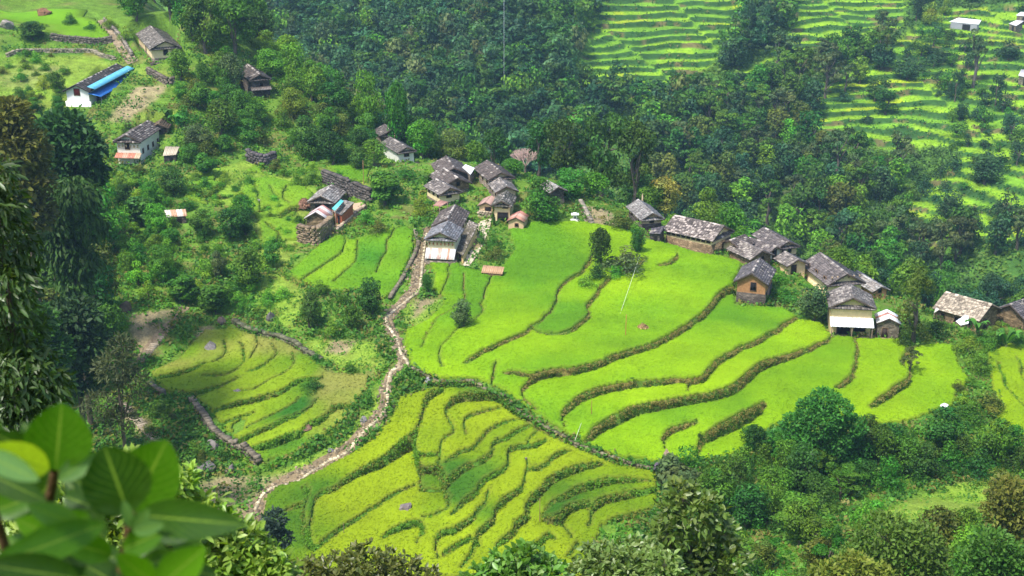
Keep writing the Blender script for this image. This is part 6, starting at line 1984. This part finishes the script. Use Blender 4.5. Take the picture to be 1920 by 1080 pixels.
# big trees of the left gully, draped in creepers
px_tree("forest_tree", "tall dark tree with a bare upper trunk before the blue trimmed house", [(125, 250, 46, 0), (85, 270, 42, 1), (158, 278, 38, -1), (120, 310, 40, 0), (170, 325, 30, 0), (75, 315, 36, 1), (145, 345, 32, 0), (105, 238, 32, 0)],
        172, 5200, .95, .5, (.036, .092, .020), 37, mat=M_LEAF)
px_tree("forest_tree", "creeper draped tree below the tall dark tree at the left", [(140, 370, 48, 0), (110, 410, 46, 0), (165, 420, 38, 0), (120, 470, 44, 0), (160, 490, 34, 0), (140, 530, 36, 0), (80, 440, 40, 0)],
        160, 5200, .9, .35, (.036, .10, .016), 38, mat=M_LEAF, droop=1.2)
px_tree("forest_tree", "brownish olive tree at the left edge beside the creeper draped tree", [(30, 280, 60, 0), (50, 340, 50, 0), (60, 400, 44, 0), (20, 220, 40, 0)], 150, 4200, .8, .5, (.11, .13, .02), 39, mat=M_LEAF)
px_tree("forest_tree", "dull blue green round tree in the lower left gully", [(140, 600, 50, 0), (170, 640, 38, 0), (125, 660, 56, 0), (155, 705, 40, 0), (105, 600, 36, 0)], 150, 5200, .75, .5, (.04, .095, .026), 40, mat=M_LEAF)
px_tree("forest_tree", "lighter green tree left of the dull blue green round one", [(60, 610, 50, 0), (90, 660, 46, 0), (60, 700, 50, 0), (110, 720, 30, 0)], 142, 4200, .7, .5, (.065, .15, .016), 41, mat=M_LEAF)
px_tree("airy_tree", "thin tree with fine grey leaves standing over the stone steps", [(215, 690, 40, 0), (250, 720, 34, 0), (190, 760, 36, 0), (230, 650, 26, 0), (225, 790, 30, 0)], 140, 2400, .55, .3, (.075, .10, .035), 42, mat=M_LEAF)
px_tree("bush", "grey blue bush at the left corner of the yellow terraces", [(515, 975, 22, 0), (530, 1010, 20, 0), (505, 1000, 22, 0), (520, 1040, 22, 0)], 120, 2000, .42, .45, (.03, .055, .04), 43, mat=M_LEAF, cat="bush")
px_tree("forest_tree", "orange tinged tree at the right edge above the lower corner", [(1890, 930, 40, 0), (1915, 960, 46, 0), (1870, 960, 30, 0), (1905, 1000, 40, 0)], 105, 3000, .42, .5, (.12, .13, .02), 44, mat=M_LEAF, tip=(.22, .18, .03))
px_tree("broadleaf_tree", "light green rounded tree at the lower right near the corner", [(1860, 1030, 44, 0), (1900, 1050, 40, 0), (1820, 1060, 36, 0), (1870, 1080, 50, 0)], 80, 3600, .32, .5, (.07, .16, .018), 45, mat=M_LEAF, tip=(.2, .32, .05))
px_tree("broadleaf_tree", "broad green tree with clustered leaves right of bottom centre", [(1660, 1010, 60, 0), (1720, 1020, 50, 0), (1690, 1060, 70, 0), (1620, 1050, 46, 0), (1760, 1060, 40, 0)], 84, 4400, .36, .5, (.055, .13, .016), 46, mat=M_LEAF, tip=(.16, .27, .04))
px_tree("broadleaf_tree", "yellow green treetop at the bottom edge between the clustered tree and the feathery one", [(1600, 1070, 40, 0), (1550, 1085, 36, 0), (1640, 1085, 36, 0)], 72, 2000, .3, .5, (.10, .17, .02), 47, mat=M_LEAF, tip=(.3, .36, .06))

px_tree("forest_tree", "biggest tree of the gully below the wide fields, with a light domed crown", [(1545, 752, 30, 0), (1518, 768, 26, 1), (1572, 770, 28, -1), (1490, 798, 28, 0), (1596, 800, 28, 0), (1540, 792, 36, -1.5), (1458, 828, 28, 1), (1612, 838, 26, 1), (1500, 830, 32, -1.5), (1560, 832, 36, -1), (1470, 868, 30, 0), (1530, 868, 36, -1), (1585, 872, 32, 0), (1505, 905, 28, 0), (1560, 905, 30, 0)],
        158, 13000, .44, .55, (.058, .155, .018), 48, mat=M_LEAF, tip=(.13, .30, .03))
# big blurred leaves in front of the lens
tb = NT("broad_leaf")
uvn = tb.n("UVMap"); sx = tb.n("SeparateXYZ"); tb.l(uvn, 0, sx, 0)
def mth(op, a, b=None):
    m = tb.n("Math", operation=op)
    for i, q in enumerate((a, b)):
        if q is None: continue
        if isinstance(q, (int, float)): m.inputs[i].default_value = q
        else: tb.l(q[0], q[1], m, i)
    return (m, 0)
ax_ = mth('ABSOLUTE', mth('SUBTRACT', (sx, "X"), .5))
mid_ = mth('LESS_THAN', ax_, .022)
vn = mth('SUBTRACT', mth('MULTIPLY', (sx, "Y"), 8.0), mth('MULTIPLY', ax_, 7.0))
vf = mth('ABSOLUTE', mth('SUBTRACT', mth('FRACT', vn), .5))
side_ = mth('GREATER_THAN', vf, .455)
vein = mth('MAXIMUM', mid_, mth('MULTIPLY', side_, .55))
at = tb.attr()
nz = tb.noise(14, 3, .6, (uvn, 0)); rz_ = tb.ramp(nz, 0, [(.3, (.8, .8, .8)), (.7, (1.15, 1.15, 1.1))])
bc = tb.mix(at, 0, rz_, 0, 1.0, 'MULTIPLY')
bc = tb.mix(bc, 0, (.19, .29, .03), 0, vein)
pb = tb.n("BsdfPrincipled"); pb.inputs["Roughness"].default_value = .42; pb.inputs["Specular IOR Level"].default_value = .4
tb.l(bc, 0, pb, "Base Color")
tt_ = tb.n("BsdfTranslucent"); tm_ = tb.mix(bc, 0, (1.5, 1.6, .25), 0, 1.0, 'MULTIPLY'); tb.l(tm_, 0, tt_, 0)
mxs = tb.n("MixShader"); mxs.inputs[0].default_value = .45
bpn = tb.n("Bump"); bpn.inputs["Strength"].default_value = .5; bpn.inputs["Distance"].default_value = .004
inv = mth('SUBTRACT', 1.0, vein); tb.l(inv[0], 0, bpn, "Height"); tb.l(bpn, 0, pb, "Normal")
tb.l(pb, 0, mxs, 1); tb.l(tt_, 0, mxs, 2); tb.l(mxs, 0, tb.out, 0)
M_BIG = tb.m

def big_leaf(root, o0, base, tip, wpx, d0, d1, col, cup=.22, curl=.1, roll=0.0):
    b = ray(*base) * d0; t = ray(*tip) * d1
    ax = t - b; Ln = np.linalg.norm(ax); ax = ax / Ln
    view = unit(-(b + t) / 2)
    N = unit(view - (view @ ax) * ax); sd = np.cross(ax, N)
    N, sd = N * cos(roll) + sd * sin(roll), sd * cos(roll) - N * sin(roll)
    w = wpx * (d0 + d1) / 2 / FPX * .5
    nu, nv_ = 13, 19
    V = []; UV = []
    for i in range(nu):
        for j in range(nv_):
            s = i / (nu - 1) * 2 - 1; q = j / (nv_ - 1)
            prof = (math.sin(pi * q ** .95) ** .68) if 0 < q < 1 else 0.0
            prof = prof + .02
            p = b + ax * Ln * q + sd * (s * w * prof) + N * (w * cup * (s * s) * prof - Ln * curl * q * q + .012 * w * sin(q * 26 + s * 2) * abs(s))
            V.append(p - o0); UV.append(((s + 1) / 2, q))
    V = np.array(V)
    c = np.tile(np.array(col), (len(V), 1))
    me = mesh_np("leaf", V, grid_faces(nu, nv_), c, M_BIG, True, uv=np.array(UV))
    return link("leaf", me, root)

c0 = ray(170, 1000) * 2.6
o0 = np.array([c0[0], c0[1], float(ground(c0[0], c0[1]))])
root = empty("big_leaved_shrub", o0); tag(root, "shrub with broad backlit leaves, blurred, filling the lower left corner", "shrub")
G1 = (.058, .165, .003); G2 = (.024, .075, .003); G3 = (.095, .24, .005); GP = (.10, .21, .05); GY_ = (.36, .46, .03)  # darkest green has the under-leaves' shade put into it, brighter ones the backlight
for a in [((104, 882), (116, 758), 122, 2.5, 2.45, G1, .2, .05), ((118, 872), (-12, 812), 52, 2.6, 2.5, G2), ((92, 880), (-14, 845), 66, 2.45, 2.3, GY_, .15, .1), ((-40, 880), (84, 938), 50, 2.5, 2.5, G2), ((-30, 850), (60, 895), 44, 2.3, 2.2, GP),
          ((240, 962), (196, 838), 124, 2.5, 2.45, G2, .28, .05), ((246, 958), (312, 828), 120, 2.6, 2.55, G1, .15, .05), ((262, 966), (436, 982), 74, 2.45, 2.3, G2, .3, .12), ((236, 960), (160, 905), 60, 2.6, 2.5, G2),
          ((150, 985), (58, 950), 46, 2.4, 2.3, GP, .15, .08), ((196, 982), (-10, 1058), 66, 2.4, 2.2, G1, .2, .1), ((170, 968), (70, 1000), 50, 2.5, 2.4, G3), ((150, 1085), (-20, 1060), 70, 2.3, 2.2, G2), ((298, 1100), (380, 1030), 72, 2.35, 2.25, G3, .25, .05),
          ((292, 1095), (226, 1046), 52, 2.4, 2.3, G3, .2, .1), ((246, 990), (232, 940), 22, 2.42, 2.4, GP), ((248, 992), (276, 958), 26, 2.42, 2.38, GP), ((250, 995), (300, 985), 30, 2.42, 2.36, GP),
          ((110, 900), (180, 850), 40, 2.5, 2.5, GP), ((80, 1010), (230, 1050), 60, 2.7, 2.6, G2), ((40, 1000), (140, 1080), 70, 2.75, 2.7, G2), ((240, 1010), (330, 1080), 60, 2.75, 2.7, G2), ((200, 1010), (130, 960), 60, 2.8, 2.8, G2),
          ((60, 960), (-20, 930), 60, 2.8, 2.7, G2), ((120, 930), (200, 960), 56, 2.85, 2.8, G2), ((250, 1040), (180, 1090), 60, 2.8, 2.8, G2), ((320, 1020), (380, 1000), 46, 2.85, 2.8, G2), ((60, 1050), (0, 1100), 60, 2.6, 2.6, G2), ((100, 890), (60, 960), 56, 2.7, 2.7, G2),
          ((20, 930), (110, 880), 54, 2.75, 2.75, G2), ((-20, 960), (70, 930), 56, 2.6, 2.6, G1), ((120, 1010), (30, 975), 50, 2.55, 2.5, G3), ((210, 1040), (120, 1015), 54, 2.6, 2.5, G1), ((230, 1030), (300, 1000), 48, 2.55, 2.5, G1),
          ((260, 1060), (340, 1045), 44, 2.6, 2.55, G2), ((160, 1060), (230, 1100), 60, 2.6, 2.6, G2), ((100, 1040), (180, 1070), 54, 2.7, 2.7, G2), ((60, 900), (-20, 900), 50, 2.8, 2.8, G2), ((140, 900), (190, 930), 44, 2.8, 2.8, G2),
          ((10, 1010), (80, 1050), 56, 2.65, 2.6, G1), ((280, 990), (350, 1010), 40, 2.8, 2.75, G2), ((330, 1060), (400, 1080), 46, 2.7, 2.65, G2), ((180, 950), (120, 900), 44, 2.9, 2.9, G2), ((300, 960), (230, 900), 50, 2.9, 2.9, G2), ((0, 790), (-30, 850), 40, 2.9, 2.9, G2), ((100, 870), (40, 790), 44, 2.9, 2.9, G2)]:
    big_leaf(root, o0, *a)
for pts, rr in (([(104, 882, 2.5), (92, 940, 2.55), (70, 1010, 2.6), (60, 1140, 2.7)], .009), ([(243, 962, 2.5), (242, 1010, 2.52), (232, 1060, 2.55), (215, 1160, 2.65)], .010), ([(-30, 885, 2.45), (-10, 960, 2.5), (20, 1060, 2.6), (50, 1160, 2.7)], .008),
                ([(298, 1098, 2.37), (292, 1120, 2.4), (260, 1180, 2.6)], .008)):
    q = [ray(u, v) * (d + .06) - o0 for u, v, d in pts]
    q.append(np.array([0.0, 0, -.2]))
    mb = MB(); mb.tube([tuple(p) for p in q], [rr, rr * 1.1, rr * 1.3] + [rr * 1.8] * (len(q) - 3), 8, (.09, .05, .02)); mb.build("stem", M_BARK, root)

print('Z', HN.min(), HN.max(), HF.min(), HF.max(), float(ground(0.0, 0.0)))
# ------------------------------------------------------------------ air between the slopes
mh = bpy.data.materials.new("valley_air"); mh.use_nodes = True
nt = mh.node_tree; nt.nodes.clear()
out = nt.nodes.new("ShaderNodeOutputMaterial"); pv_ = nt.nodes.new("ShaderNodeVolumePrincipled")
pv_.inputs["Color"].default_value = (.45, .74, 1.0, 1); pv_.inputs["Density"].default_value = .0002; pv_.inputs["Anisotropy"].default_value = .25
nt.links.new(pv_.outputs[0], out.inputs["Volume"])
mb = MB(); mb.box(-260, 280, -40, 690, -165, 40)
tag(mb.build("haze", mh), kind="stuff")
